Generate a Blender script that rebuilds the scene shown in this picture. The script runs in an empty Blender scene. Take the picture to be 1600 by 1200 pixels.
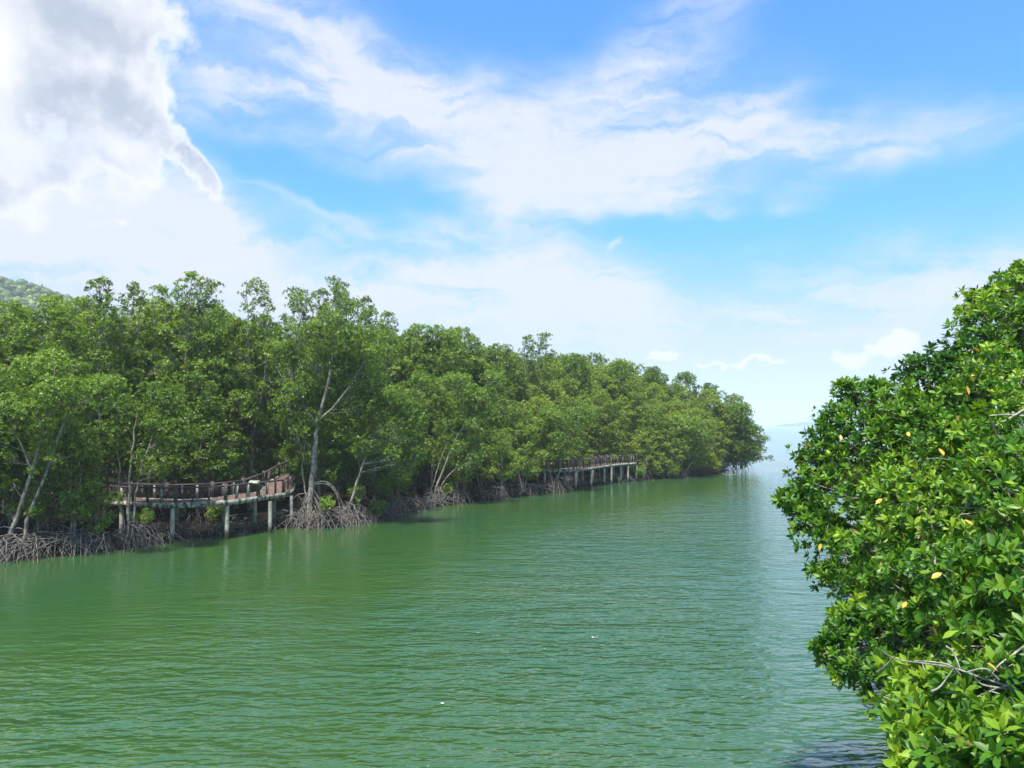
import bpy, math, random
import numpy as np
from mathutils import Vector

# ------------------------------------------------------------------ camera, sky, sun, exposure
CAM_H = 6.5
PITCH = math.radians(3.05)
FPX = 1200.0                      # focal length in pixels of a 1600 x 1200 frame
sc = bpy.context.scene
col = sc.collection
R = math.radians

cam_d = bpy.data.cameras.new('camera')
cam_d.sensor_width = 36.0
cam_d.lens = 36.0 * FPX / 1600.0
cam_d.clip_start = 0.1
cam_d.clip_end = 20000
cam = bpy.data.objects.new('camera', cam_d)
cam.location = (0, 0, CAM_H)
cam.rotation_euler = (R(90) + PITCH, 0, 0)
col.objects.link(cam)
sc.camera = cam

sc.view_settings.view_transform = 'Standard'
sc.view_settings.look = 'None'
sc.view_settings.exposure = 0.88
sc.view_settings.gamma = 1.0
sc.view_settings.use_curve_mapping = False
sc.render.engine = 'CYCLES'
sc.cycles.max_bounces = 8
sc.cycles.diffuse_bounces = 3
sc.cycles.glossy_bounces = 3
sc.cycles.transmission_bounces = 4
sc.cycles.transparent_max_bounces = 8
sc.cycles.volume_bounces = 1
sc.cycles.sample_clamp_direct = 5.0
sc.cycles.sample_clamp_indirect = 4.0
sc.cycles.caustics_reflective = False
sc.cycles.caustics_refractive = False

SUN_EL, SUN_AZ = R(68), R(200)    # azimuth measured from +Y (view direction) towards +X: high behind the camera
sun_d = bpy.data.lights.new('sun', 'SUN')
sun_d.energy = 5.0
sun_d.angle = R(6.0)
sun_d.color = (1.0, 0.95, 0.86)
sun = bpy.data.objects.new('sun', sun_d)
sv = Vector((math.sin(SUN_AZ) * math.cos(SUN_EL), math.cos(SUN_AZ) * math.cos(SUN_EL), math.sin(SUN_EL)))
sun.rotation_euler = sv.to_track_quat('Z', 'Y').to_euler()
sun.location = (10, -40, 60)
col.objects.link(sun)


def ray(u, v):
    x = (u - 800.0) / FPX
    y = (600.0 - v) / FPX
    c, s = math.cos(PITCH), math.sin(PITCH)
    return Vector((x, c - y * s, s + y * c))


def at(u, v, Y):
    """world point that lies on the line of sight of photo pixel (u, v) at ground distance Y"""
    d = ray(u, v)
    k = Y / d.y
    return Vector((d.x * k, Y, CAM_H + d.z * k))


def azel(u, v):
    d = ray(u, v).normalized()
    return math.atan2(d.x, d.y), math.asin(d.z)


# ------------------------------------------------------------------ node helper
class NT:
    def __init__(s, tree):
        s.t = tree
        s.n = tree.nodes
        s.l = tree.links

    def node(s, kind, **kw):
        n = s.n.new(kind)
        for k, v in kw.items():
            setattr(n, k, v)
        return n

    def put(s, sock, val):
        if isinstance(val, bpy.types.NodeSocket):
            s.l.new(val, sock)
        else:
            sock.default_value = val

    def math(s, op, a, b=0.0, c=0.0, clamp=False):
        n = s.node('ShaderNodeMath', operation=op, use_clamp=clamp)
        s.put(n.inputs[0], a); s.put(n.inputs[1], b); s.put(n.inputs[2], c)
        return n.outputs[0]

    def vmath(s, op, a, b=(0, 0, 0), scale=None):
        n = s.node('ShaderNodeVectorMath', operation=op)
        s.put(n.inputs[0], a); s.put(n.inputs[1], b)
        if scale is not None:
            s.put(n.inputs['Scale'], scale)
        return n.outputs['Value'] if op in ('LENGTH', 'DOT_PRODUCT', 'DISTANCE') else n.outputs['Vector']

    def ramp(s, x, a, b, lo=0.0, hi=1.0, smooth=True):
        n = s.node('ShaderNodeMapRange', interpolation_type='SMOOTHSTEP' if smooth else 'LINEAR')
        s.put(n.inputs['Value'], x)
        s.put(n.inputs['From Min'], a); s.put(n.inputs['From Max'], b)
        s.put(n.inputs['To Min'], lo); s.put(n.inputs['To Max'], hi)
        return n.outputs['Result']

    def mix(s, f, a, b):
        n = s.node('ShaderNodeMix', data_type='RGBA')
        s.put(n.inputs[0], f); s.put(n.inputs[6], a); s.put(n.inputs[7], b)
        return n.outputs[2]

    def mulc(s, a, b, f=1.0):
        n = s.node('ShaderNodeMix', data_type='RGBA', blend_type='MULTIPLY')
        s.put(n.inputs[0], f); s.put(n.inputs[6], a); s.put(n.inputs[7], b)
        return n.outputs[2]

    def noise(s, vec, scale, detail=4.0, rough=0.5, dist=0.0, out='Fac'):
        n = s.node('ShaderNodeTexNoise')
        s.put(n.inputs['Vector'], vec)
        n.inputs['Scale'].default_value = scale
        n.inputs['Detail'].default_value = detail
        n.inputs['Roughness'].default_value = rough
        n.inputs['Distortion'].default_value = dist
        return n.outputs[out]

    def mapping(s, vec, loc=(0, 0, 0), rot=(0, 0, 0), scale=(1, 1, 1), kind='POINT'):
        n = s.node('ShaderNodeMapping', vector_type=kind)
        s.put(n.inputs['Vector'], vec)
        n.inputs['Location'].default_value = loc
        n.inputs['Rotation'].default_value = rot
        n.inputs['Scale'].default_value = scale
        return n.outputs[0]


# ------------------------------------------------------------------ sky
world = bpy.data.worlds.new('World')
sc.world = world
world.use_nodes = True
w = NT(world.node_tree)
w.n.clear()
w_out = w.node('ShaderNodeOutputWorld')
w_bg = w.node('ShaderNodeBackground')
w_bg.inputs['Strength'].default_value = 0.10
SKY_K = 0.57 / 0.10                 # clouds are given in picture brightness; divide by the background strength
w.l.new(w_bg.outputs[0], w_out.inputs[0])
sky = w.node('ShaderNodeTexSky', sky_type='NISHITA')
sky.sun_disc = False
sky.sun_elevation = SUN_EL
sky.sun_rotation = SUN_AZ
sky.altitude = 0
sky.air_density = 1.0
sky.dust_density = 0.6
sky.ozone_density = 3.0
gen = w.node('ShaderNodeTexCoord').outputs['Generated']
sep = w.node('ShaderNodeSeparateXYZ'); w.l.new(gen, sep.inputs[0])
az = w.math('ARCTAN2', sep.outputs[0], sep.outputs[1])
el = w.math('ARCSINE', sep.outputs[2])
cmb = w.node('ShaderNodeCombineXYZ'); w.put(cmb.inputs[0], az); w.put(cmb.inputs[1], el)
P = cmb.outputs[0]
warp_n = w.noise(gen, 3.2, 4, 0.55, out='Color')
warp = w.vmath('SCALE', w.vmath('SUBTRACT', warp_n, (0.5, 0.5, 0.5)), scale=0.20)
flat = w.vmath('MULTIPLY', warp, (1, 1, 0))
PW = w.vmath('ADD', P, flat)
warp2_n = w.noise(gen, 12, 5, 0.6, out='Color')
PW3 = w.vmath('ADD', P, w.vmath('MULTIPLY', w.vmath('SUBTRACT', w.noise(gen, 26, 6, 0.6, out='Color'), (0.5, 0.5, 0.5)), (0.05, 0.05, 0)))
PW2 = w.vmath('ADD', P, w.vmath('MULTIPLY', w.vmath('SUBTRACT', warp2_n, (0.5, 0.5, 0.5)), (0.075, 0.075, 0)))


def blob(P, u, v, ru, rv, rot=0.0, inner=0.2, amp=1.0):
    a, e = azel(u, v)
    m = w.mapping(P, loc=(a, e, 0), rot=(0, 0, R(rot)), scale=(ru / FPX, rv / FPX, 1), kind='TEXTURE')
    ln = w.vmath('LENGTH', m)
    return w.ramp(ln, inner, 1.0, amp, 0.0)


def union(lst):
    r = lst[0]
    for x in lst[1:]:
        r = w.math('MAXIMUM', r, x)
    return r


def total(lst):
    r = lst[0]
    for x in lst[1:]:
        r = w.math('ADD', r, x)
    return r


# thin high cloud: broad veils made of soft ellipses, broken by drawn-out streaks
veil = total([
    blob(PW, 420, 90, 400, 200, -12, 0.0, 0.80),
    blob(PW, 640, 170, 360, 160, -16, 0.0, 0.62),
    blob(PW, 830, 235, 360, 150, -14, 0.0, 0.66),
    blob(PW, 1020, 230, 360, 140, 4, 0.0, 0.62),
    blob(PW, 1210, 275, 360, 105, 10, 0.0, 0.72),
    blob(PW, 1040, 100, 290, 100, 38, 0.0, 0.42),
    blob(PW, 1450, 240, 300, 60, 20, 0.0, 0.35),
    blob(PW, 760, 340, 300, 110, -4, 0.0, 0.62),
    blob(PW, 120, 300, 330, 130, -8, 0.2, 0.9),
    blob(PW, 150, 390, 560, 190, 0, 0.1, 0.85),
    blob(PW, 640, 490, 700, 160, -4, 0.1, 0.85),
    blob(PW, 1100, 500, 700, 140, -3, 0.0, 0.75),
    blob(PW, 1600, 430, 450, 110, 4, 0.0, 0.45),
    blob(PW, 1480, 560, 450, 110, 0, 0.0, 0.30),
])
gap = total([
    blob(PW, 1080, 362, 260, 26, -5, 0.1, 0.45),
    blob(PW, 470, 285, 190, 42, -24, 0.1, 0.40),
    blob(PW, 640, 325, 140, 28, -14, 0.1, 0.30),
    blob(PW, 1260, 200, 90, 40, 20, 0.1, 0.35),
    blob(PW, 560, 115, 120, 22, -8, 0.1, 0.20),
])
st1 = w.noise(w.mapping(PW2, rot=(0, 0, R(-22)), scale=(1.6, 7.5, 1)), 2.3, 7, 0.62, 0.5)
st2 = w.noise(w.mapping(PW2, rot=(0, 0, R(14)), scale=(1.3, 6.0, 1)), 3.1, 7, 0.62, 0.6)
right = w.ramp(az, -0.10, 0.22)
streak = w.math('ADD', w.math('MULTIPLY', st1, w.math('SUBTRACT', 1.0, right)), w.math('MULTIPLY', st2, right))
streak = w.ramp(streak, 0.32, 0.66, 0.40, 1.28)
fine = w.ramp(w.noise(gen, 9, 7, 0.62), 0.32, 0.68, 0.72, 1.22)
# elsewhere on the sky: the same broken veil without the placed shapes
generic = w.ramp(w.noise(gen, 1.7, 5, 0.55, 0.4), 0.42, 0.68, 0.0, 0.75)
infront = w.ramp(w.math('ABSOLUTE', az), 0.75, 1.1, 0.0, 1.0)
above = w.ramp(el, 0.62, 0.85)
outside = w.math('MAXIMUM', infront, above)
veil_f = w.math('MULTIPLY', w.math('SUBTRACT', veil, gap), w.math('SUBTRACT', 1.0, outside))
cover = w.math('ADD', w.math('MULTIPLY', w.math('MULTIPLY', veil_f, streak), fine), w.math('MULTIPLY', generic, outside))
low = w.ramp(el, 0.02, 0.26, 0.95, 0.0)
cover = w.math('MAXIMUM', cover, low)
cover = w.math('ADD', w.ramp(cover, 0.0, 1.0, 0.0, 0.48, smooth=False), w.ramp(cover, 0.06, 0.95, 0.0, 0.48))
# a drawn-out contrail-like wisp
wisp = blob(PW, 470, 325, 140, 9, -22, 0.0, 0.30)
wisp2 = blob(PW2, 963, 378, 24, 9, 58, 0.0, 0.4)
cover = w.math('MAXIMUM', cover, w.math('ADD', cover, w.math('MAXIMUM', wisp, wisp2)))
cover = w.math('MINIMUM', cover, 0.95)

blue_tint = w.mulc(sky.outputs[0], w.mix(w.ramp(el, 0.0, 0.30), (0.50, 0.60, 0.66, 1), (0.38, 1.12, 1.58, 1)))
K = SKY_K
veil_col = w.mix(w.ramp(el, 0.0, 0.20), (0.60 * K, 0.72 * K, 0.86 * K, 1), (0.79 * K, 0.83 * K, 0.94 * K, 1))
skycol = w.mix(cover, blue_tint, veil_col)

# heaped cloud at upper left, with bright rims where it is thin
cn = w.noise(gen, 10.0, 10, 0.60, 0.15)
cn2 = w.noise(gen, 2.7, 6, 0.55, 0.2)
heap = union([
    blob(PW2, -60, 40, 380, 330, 0, 0.3, 1.0),
    blob(PW2, 100, 120, 230, 190, -30, 0.25, 1.0),
    blob(PW2, 195, 175, 150, 100, -48, 0.2, 1.0),
    blob(PW2, 262, 205, 105, 52, -48, 0.1, 0.95),
    blob(PW2, 312, 252, 92, 34, -50, 0.15, 1.0),
    blob(PW2, 150, 10, 90, 70, -35, 0.2, 1.0),
    blob(PW2, 55, 268, 150, 46, -14, 0.15, 0.85),
    blob(PW2, 150, 345, 60, 26, 5, 0.1, 0.62),
    blob(PW2, -250, 120, 300, 260, 0, 0.2, 1.0),
])
dens = w.math('ADD', heap, w.math('MULTIPLY', w.math('MULTIPLY', w.math('SUBTRACT', cn, 0.5), 2.3), w.ramp(heap, 0.0, 0.25)))
dens = w.math('ADD', dens, w.math('MULTIPLY', w.math('SUBTRACT', cn2, 0.5), 0.4))
cum = w.math('MULTIPLY', w.ramp(dens, 0.30, 0.70), w.ramp(el, 0.26, 0.36, 0.80, 0.97))
thick = w.ramp(dens, 0.48, 0.85)
cnb = w.noise(w.vmath('ADD', gen, (0.020, 0.0, 0.024)), 10.0, 5, 0.55, 0.15)
cna = w.noise(gen, 10.0, 5, 0.55, 0.15)
relief = w.math('MULTIPLY', w.math('SUBTRACT', cna, cnb), 5.0)
thick = w.math('MULTIPLY', thick, w.ramp(relief, -0.7, 0.9, 1.0, 0.25))
ccol = w.mix(thick, (1.04 * K, 1.04 * K, 1.05 * K, 1), (0.50 * K, 0.57 * K, 0.68 * K, 1))
glow = blob(P, -20, 70, 80, 150, 0, 0.0, 0.9)
ccol = w.mix(glow, ccol, (1.05 * K, 1.05 * K, 1.04 * K, 1))
skycol = w.mix(cum, skycol, ccol)
# small heaps near the horizon
sh = union([
    blob(PW3, 1400, 538, 52, 30, 18, 0.1, 1.0),
    blob(PW3, 1330, 556, 48, 20, 5, 0.1, 0.9),
    blob(PW3, 1040, 552, 38, 14, 0, 0.1, 0.9),
    blob(PW3, 1180, 570, 110, 10, 0, 0.1, 0.7),
    blob(PW3, 1100, 575, 30, 9, 0, 0.1, 0.7),
])
sd = w.math('ADD', sh, w.math('MULTIPLY', w.math('SUBTRACT', w.noise(gen, 26, 6, 0.55), 0.5), 0.9))
small = w.ramp(sd, 0.28, 0.62, 0.0, 0.85)
skycol = w.mix(small, skycol, (0.98 * K, 0.95 * K, 0.98 * K, 1))
w.l.new(skycol, w_bg.inputs['Color'])
world.cycles.sampling_method = 'MANUAL'
world.cycles.sample_map_resolution = 1024


# ------------------------------------------------------------------ object helpers
def tag(o, label=None, cat=None, group=None, kind=None):
    if label: o['label'] = label
    if cat: o['category'] = cat
    if group: o['group'] = group
    if kind: o['kind'] = kind
    return o


def empty(name, loc, label, cat, group=None):
    o = bpy.data.objects.new(name, None)
    o.location = loc
    o.empty_display_size = 0.3
    col.objects.link(o)
    return tag(o, label, cat, group)


def mesh_np(name, V, F, mat=None, smooth=False, tone=None):
    """F: array (n, k) of equal polygons, or a list of such arrays"""
    me = bpy.data.meshes.new(name)
    Fs = F if isinstance(F, list) else [F]
    Fs = [np.asarray(f, dtype=np.int32) for f in Fs if len(f)]
    V = np.asarray(V, dtype=np.float32)
    me.vertices.add(len(V))
    me.vertices.foreach_set('co', V.ravel())
    nl = sum(f.size for f in Fs); nf = sum(len(f) for f in Fs)
    me.loops.add(nl); me.polygons.add(nf)
    me.loops.foreach_set('vertex_index', np.concatenate([f.ravel() for f in Fs]))
    starts, s = [], 0
    for f in Fs:
        starts.append(s + np.arange(len(f)) * f.shape[1]); s += f.size
    me.polygons.foreach_set('loop_start', np.concatenate(starts).astype(np.int32))
    if smooth:
        me.polygons.foreach_set('use_smooth', np.ones(nf, dtype=bool))
    if tone is not None:
        at_ = me.attributes.new('tone', 'FLOAT', 'FACE')
        at_.data.foreach_set('value', np.asarray(tone, dtype=np.float32))
    me.update(calc_edges=True)
    if mat: me.materials.append(mat)
    return me


def link(name, me, parent=None, loc=(0, 0, 0)):
    o = bpy.data.objects.new(name, me)
    o.location = loc
    col.objects.link(o)
    if parent is not None: o.parent = parent
    return o


def tubes(paths, sides=6):
    """paths: list of (points (n,3), radii (n,)) -> V, F of capped-less tubes with closed ends"""
    Vs, Fs, off = [], [], 0
    ang = np.arange(sides) * 2 * np.pi / sides
    for pts, rad in paths:
        pts = np.asarray(pts, float); rad = np.asarray(rad, float)
        n = len(pts)
        t = np.gradient(pts, axis=0)
        t /= np.maximum(np.linalg.norm(t, axis=1, keepdims=True), 1e-9)
        ref = np.array([0.31, 0.83, 0.12]) if abs(t[0][2]) > 0.7 else np.array([0.05, 0.1, 1.0])
        a = np.cross(t, ref); a /= np.maximum(np.linalg.norm(a, axis=1, keepdims=True), 1e-9)
        b = np.cross(t, a)
        ring = pts[:, None, :] + rad[:, None, None] * (a[:, None, :] * np.cos(ang)[None, :, None] + b[:, None, :] * np.sin(ang)[None, :, None])
        Vs.append(ring.reshape(-1, 3))
        i = np.arange(n - 1)[:, None] * sides; j = np.arange(sides)[None, :]; jn = (j + 1) % sides
        q = np.stack([i + j, i + jn, i + sides + jn, i + sides + j], axis=-1).reshape(-1, 4) + off
        Fs.append(q)
        off += n * sides
    if not Vs: return np.zeros((0, 3)), np.zeros((0, 4), int)
    return np.concatenate(Vs), np.concatenate(Fs)


def curve(p0, p1, rng, n=7, wob=0.08, sag=0.0):
    p0 = np.asarray(p0, float); p1 = np.asarray(p1, float)
    t = np.linspace(0, 1, n)[:, None]
    L = np.linalg.norm(p1 - p0)
    p = p0 + (p1 - p0) * t
    w_ = rng.normal(0, wob * L, (n, 3)) * np.sin(np.pi * t)
    w_[1:-1] = (w_[:-2] + 2 * w_[1:-1] + w_[2:]) / 4
    p = p + w_
    p[:, 2] += sag * L * np.sin(np.pi * t[:, 0])
    return p


def box_mesh(name, sx, sy, sz, mat, bev=0.0):
    x, y, z = sx / 2, sy / 2, sz / 2
    V = np.array([[a, b, c] for c in (-z, z) for b in (-y, y) for a in (-x, x)])
    F = np.array([[0, 2, 3, 1], [4, 5, 7, 6], [0, 1, 5, 4], [2, 6, 7, 3], [0, 4, 6, 2], [1, 3, 7, 5]])
    return mesh_np(name, V, F, mat)


# ------------------------------------------------------------------ materials
def new_mat(name):
    m = bpy.data.materials.new(name)
    m.use_nodes = True
    n = NT(m.node_tree)
    b = m.node_tree.nodes['Principled BSDF']
    return m, n, b, m.node_tree.nodes['Material Output']


def leaf_mat(name, dark, mid, bright, trans=0.35, rough=0.42, spec=0.4, rnd=0.25):
    m, n, b, out = new_mat(name)
    tone = n.node('ShaderNodeAttribute', attribute_name='tone').outputs['Fac']
    oi = n.node('ShaderNodeObjectInfo').outputs['Random']
    geo = n.node('ShaderNodeNewGeometry')
    patch = n.noise(geo.outputs['Position'], 0.45, 2, 0.5)
    t = n.math('ADD', tone, n.math('MULTIPLY', n.math('SUBTRACT', oi, 0.5), rnd))
    if rnd > 0:
        t = n.math('ADD', t, n.math('MULTIPLY', n.math('SUBTRACT', patch, 0.5), 0.7))
    cr = n.node('ShaderNodeValToRGB')
    n.put(cr.inputs[0], t)
    e = cr.color_ramp.elements
    e[0].position = 0.08; e[0].color = (*dark, 1)
    e[1].position = 0.92; e[1].color = (*bright, 1)
    k = e.new(0.5); k.color = (*mid, 1)
    n.put(b.inputs['Base Color'], cr.outputs[0])
    b.inputs['Roughness'].default_value = rough
    b.inputs['Specular IOR Level'].default_value = spec
    tr = n.node('ShaderNodeBsdfTranslucent')
    n.put(tr.inputs['Color'], n.mulc(cr.outputs[0], (1.35, 1.3, 0.5, 1)))
    mx = n.node('ShaderNodeMixShader')
    mx.inputs[0].default_value = trans
    n.l.new(b.outputs[0], mx.inputs[1]); n.l.new(tr.outputs[0], mx.inputs[2])
    n.l.new(mx.outputs[0], out.inputs['Surface'])
    return m


M_LEAF = leaf_mat('mangrove_foliage', (0.040, 0.095, 0.014), (0.135, 0.230, 0.026), (0.290, 0.400, 0.058), trans=0.45)
M_LEAF_F = leaf_mat('sunlit_far_foliage', (0.055, 0.110, 0.014), (0.180, 0.270, 0.028), (0.330, 0.410, 0.060), trans=0.45)  # brighter copy of the foliage, stronger sunlight put into its leaf colour
M_LEAF_Y = leaf_mat('young_mangrove_foliage', (0.055, 0.130, 0.012), (0.140, 0.245, 0.024), (0.260, 0.370, 0.045))
M_LEAF_N = leaf_mat('glossy_mangrove_leaf', (0.020, 0.080, 0.008), (0.070, 0.185, 0.010), (0.260, 0.390, 0.026), trans=0.28, rough=0.42, spec=0.3, rnd=0.0)
M_LEAF_B = leaf_mat('bright_young_mangrove_leaf', (0.050, 0.140, 0.010), (0.120, 0.240, 0.016), (0.270, 0.380, 0.030), trans=0.30, rough=0.36, spec=0.45, rnd=0.0)
for m_ in (M_LEAF_N,):
    rp0 = [n_ for n_ in m_.node_tree.nodes if n_.type == 'VALTORGB'][0].color_ramp
    k_ = rp0.elements.new(0.955); k_.color = (0.26, 0.39, 0.026, 1)
    k_ = rp0.elements.new(0.97); k_.color = (0.36, 0.27, 0.05, 1)
    k_ = rp0.elements.new(1.0); k_.color = (0.22, 0.12, 0.04, 1)
M_LEAF_GOLD = leaf_mat('yellowed_mangrove_leaf', (0.55, 0.28, 0.03), (0.74, 0.34, 0.04), (0.80, 0.50, 0.08), trans=0.2, rnd=0.3)


def bark_mat(name, c0, c1, scale=6, rough=0.9):
    m, n, b, out = new_mat(name)
    tc = n.node('ShaderNodeTexCoord').outputs['Object']
    f = n.noise(n.mapping(tc, scale=(1, 1, 0.6)), scale, 6, 0.62)
    c = n.mix(n.ramp(f, 0.38, 0.64), (*c0, 1), (*c1, 1))
    n.put(b.inputs['Base Color'], c)
    b.inputs['Roughness'].default_value = rough
    b.inputs['Specular IOR Level'].default_value = 0.2
    bp = n.node('ShaderNodeBump'); bp.inputs['Strength'].default_value = 0.5; bp.inputs['Distance'].default_value = 0.02
    n.put(bp.inputs['Height'], f); n.l.new(bp.outputs[0], b.inputs['Normal'])
    return m


M_BARK = bark_mat('grey_mangrove_bark', (0.11, 0.095, 0.075), (0.34, 0.32, 0.27))
M_ROOT = bark_mat('mangrove_root_bark', (0.050, 0.042, 0.036), (0.25, 0.225, 0.20), 7)
M_TWIG = bark_mat('bare_grey_twig', (0.20, 0.175, 0.145), (0.42, 0.39, 0.34), 14)
M_BEAM = bark_mat('stained_concrete', (0.045, 0.050, 0.035), (0.42, 0.40, 0.34), 5)
M_PILE = bark_mat('pale_concrete', (0.24, 0.23, 0.18), (0.46, 0.45, 0.38), 3)
pn = NT(M_PILE.node_tree); pb_ = M_PILE.node_tree.nodes['Principled BSDF']
old = pb_.inputs['Base Color'].links[0].from_socket
pg = pn.node('ShaderNodeNewGeometry').outputs['Position']
psep = pn.node('ShaderNodeSeparateXYZ'); pn.l.new(pg, psep.inputs[0])
tide = pn.ramp(pn.math('ADD', psep.outputs[2], pn.math('MULTIPLY', pn.noise(pg, 5, 4, 0.6), 0.7)), 0.55, 1.15, 1.0, 0.0)
pn.put(pb_.inputs['Base Color'], pn.mix(tide, old, (0.045, 0.045, 0.030, 1)))
M_RAIL = bark_mat('weathered_brown_rail', (0.045, 0.034, 0.032), (0.125, 0.102, 0.096), 12)
M_LOG = bark_mat('lichen_grey_post', (0.12, 0.10, 0.09), (0.40, 0.38, 0.33), 16)
M_DECK = bark_mat('reddish_deck_board', (0.11, 0.070, 0.058), (0.19, 0.125, 0.105), 8)
M_MUD = bark_mat('dark_mud', (0.006, 0.005, 0.004), (0.020, 0.016, 0.012), 1.3)  # dark wet mud; shadow under the roots also put into this near-black colour
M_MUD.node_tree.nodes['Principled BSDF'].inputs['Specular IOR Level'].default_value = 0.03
M_WHITE = bark_mat('white_panel', (0.60, 0.66, 0.66), (0.75, 0.80, 0.80), 3, 0.5)
M_SIGN = bark_mat('faded_sign_board', (0.30, 0.32, 0.26), (0.42, 0.44, 0.36), 7, 0.6)

# water: opaque, silt-green, with wind ripples
m_water, n, b, out = new_mat('green_tidal_water')
geo = n.node('ShaderNodeNewGeometry')
pos = geo.outputs['Position']
sepp = n.node('ShaderNodeSeparateXYZ'); n.l.new(pos, sepp.inputs[0])
X_, Y_ = sepp.outputs[0], sepp.outputs[1]
silt = n.noise(pos, 0.035, 3, 0.5)
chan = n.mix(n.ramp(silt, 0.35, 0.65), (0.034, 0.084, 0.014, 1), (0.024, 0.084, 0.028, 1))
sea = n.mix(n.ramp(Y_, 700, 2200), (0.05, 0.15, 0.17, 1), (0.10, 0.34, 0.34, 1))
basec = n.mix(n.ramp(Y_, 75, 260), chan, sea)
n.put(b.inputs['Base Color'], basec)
b.inputs['Roughness'].default_value = 0.12
b.inputs['IOR'].default_value = 1.6
b.inputs['Specular IOR Level'].default_value = 0.9
w1 = n.noise(n.mapping(pos, rot=(0, 0, R(12)), scale=(0.38, 1.0, 1)), 3.0, 1.6, 0.45, 0.4)
w2 = n.noise(n.mapping(pos, rot=(0, 0, R(-14)), scale=(0.45, 1.0, 1)), 6.8, 1.5, 0.45, 0.3)
w3 = n.noise(n.mapping(pos, rot=(0, 0, R(5)), scale=(0.4, 1.0, 1)), 0.75, 2, 0.5)
ridge = n.math('SUBTRACT', 1.0, n.math('ABSOLUTE', n.math('MULTIPLY', n.math('SUBTRACT', w1, 0.5), 3.2)))
hgt = n.math('ADD', n.math('ADD', n.math('MULTIPLY', w1, 0.7), n.math('MULTIPLY', ridge, 0.10)), n.math('MULTIPLY', w2, 0.30))
hgt = n.math('ADD', hgt, n.math('MULTIPLY', w3, 1.2))
# sheltered water lies calmer along the left bank
lee = n.math('SUBTRACT', n.math('MULTIPLY', X_, 0.82), n.math('MULTIPLY', n.math('SUBTRACT', Y_, 50.0), 0.57))
calm = n.ramp(lee, -6.0, 16.0, 0.16, 1.0)
gust = n.ramp(n.noise(n.mapping(pos, scale=(0.5, 1, 1)), 0.07, 3, 0.5), 0.3, 0.7, 0.6, 1.15)
amp = n.math('MULTIPLY', calm, gust)
bp = n.node('ShaderNodeBump')
bp.inputs['Distance'].default_value = 0.21
n.put(bp.inputs['Strength'], amp)
n.put(bp.inputs['Height'], hgt)
n.l.new(bp.outputs[0], b.inputs['Normal'])
M_WATER = m_water

# ------------------------------------------------------------------ shorelines and terrain
SHORE = [(-400, -160), (-100, -2), (-60, 15), (-34, 29), (-27, 34.2), (-24, 36.6), (-21, 39.2), (-19.2, 41.6), (-18.9, 44.0), (-17, 45.0), (-15.8, 47.2),
         (-14.7, 48.6), (-13.8, 48.4), (-11.2, 48.4), (-10, 50.2), (-7.6, 57.3), (-5.2, 62), (0, 68.6), (4.3, 74), (6.2, 79), (10.2, 85),
         (14.8, 89.5), (21.7, 96.6), (28.2, 103.5), (31.5, 111), (31, 122), (25, 135), (8, 150), (-30, 175), (-200, 420), (-700, 900)]
RSHORE = [(9.2, -60), (8.8, -5), (8.4, 8), (8.8, 15), (9.6, 19), (12.0, 24), (21, 34), (45, 60), (130, 130), (700, 330)]


def smooth_poly(p, k=4):
    p = np.array(p, float); outp = []
    for i in range(len(p) - 1):
        a = p[max(i - 1, 0)]; b_ = p[i]; c = p[i + 1]; d = p[min(i + 2, len(p) - 1)]
        for t in np.arange(k) / k:
            outp.append(0.5 * ((2 * b_) + (c - a) * t + (2 * a - 5 * b_ + 4 * c - d) * t ** 2 + (3 * b_ - a - 3 * c + d) * t ** 3))
    outp.append(p[-1])
    return np.array(outp)


SH = np.array(SHORE, float); RS = np.array(RSHORE, float)


def seg_dist(Q, L):
    a = L[:-1][None]; d = (L[1:] - L[:-1])[None]
    q = Q[:, None, :] - a
    t = np.clip((q * d).sum(-1) / (d * d).sum(-1), 0, 1)
    v = q - t[..., None] * d
    dist = np.sqrt((v ** 2).sum(-1))
    return dist.min(1)


def inside(Q, poly):
    x, y = Q[:, 0], Q[:, 1]
    c = np.zeros(len(Q), bool)
    for i in range(len(poly)):
        x0, y0 = poly[i]; x1, y1 = poly[(i + 1) % len(poly)]
        cond = ((y0 > y) != (y1 > y))
        with np.errstate(divide='ignore', invalid='ignore'):
            xi = (x1 - x0) * (y - y0) / (y1 - y0) + x0
        c ^= cond & (x < xi)
    return c


LEFT_POLY = np.array(SHORE + [(-1500, 900), (-1500, -160)], float)
RIGHT_POLY = np.array(RSHORE + [(900, 330), (900, -60)], float)


def land_dist(Q):
    """positive inland, negative over water"""
    dl = seg_dist(Q, SH); dr = seg_dist(Q, RS)
    il = inside(Q, LEFT_POLY); ir = inside(Q, RIGHT_POLY)
    return np.maximum(np.where(il, dl, -dl), np.where(ir, dr, -dr))


def spaced(*parts):
    return np.unique(np.concatenate([np.arange(a, b_, s) for a, b_, s in parts]))


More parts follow.
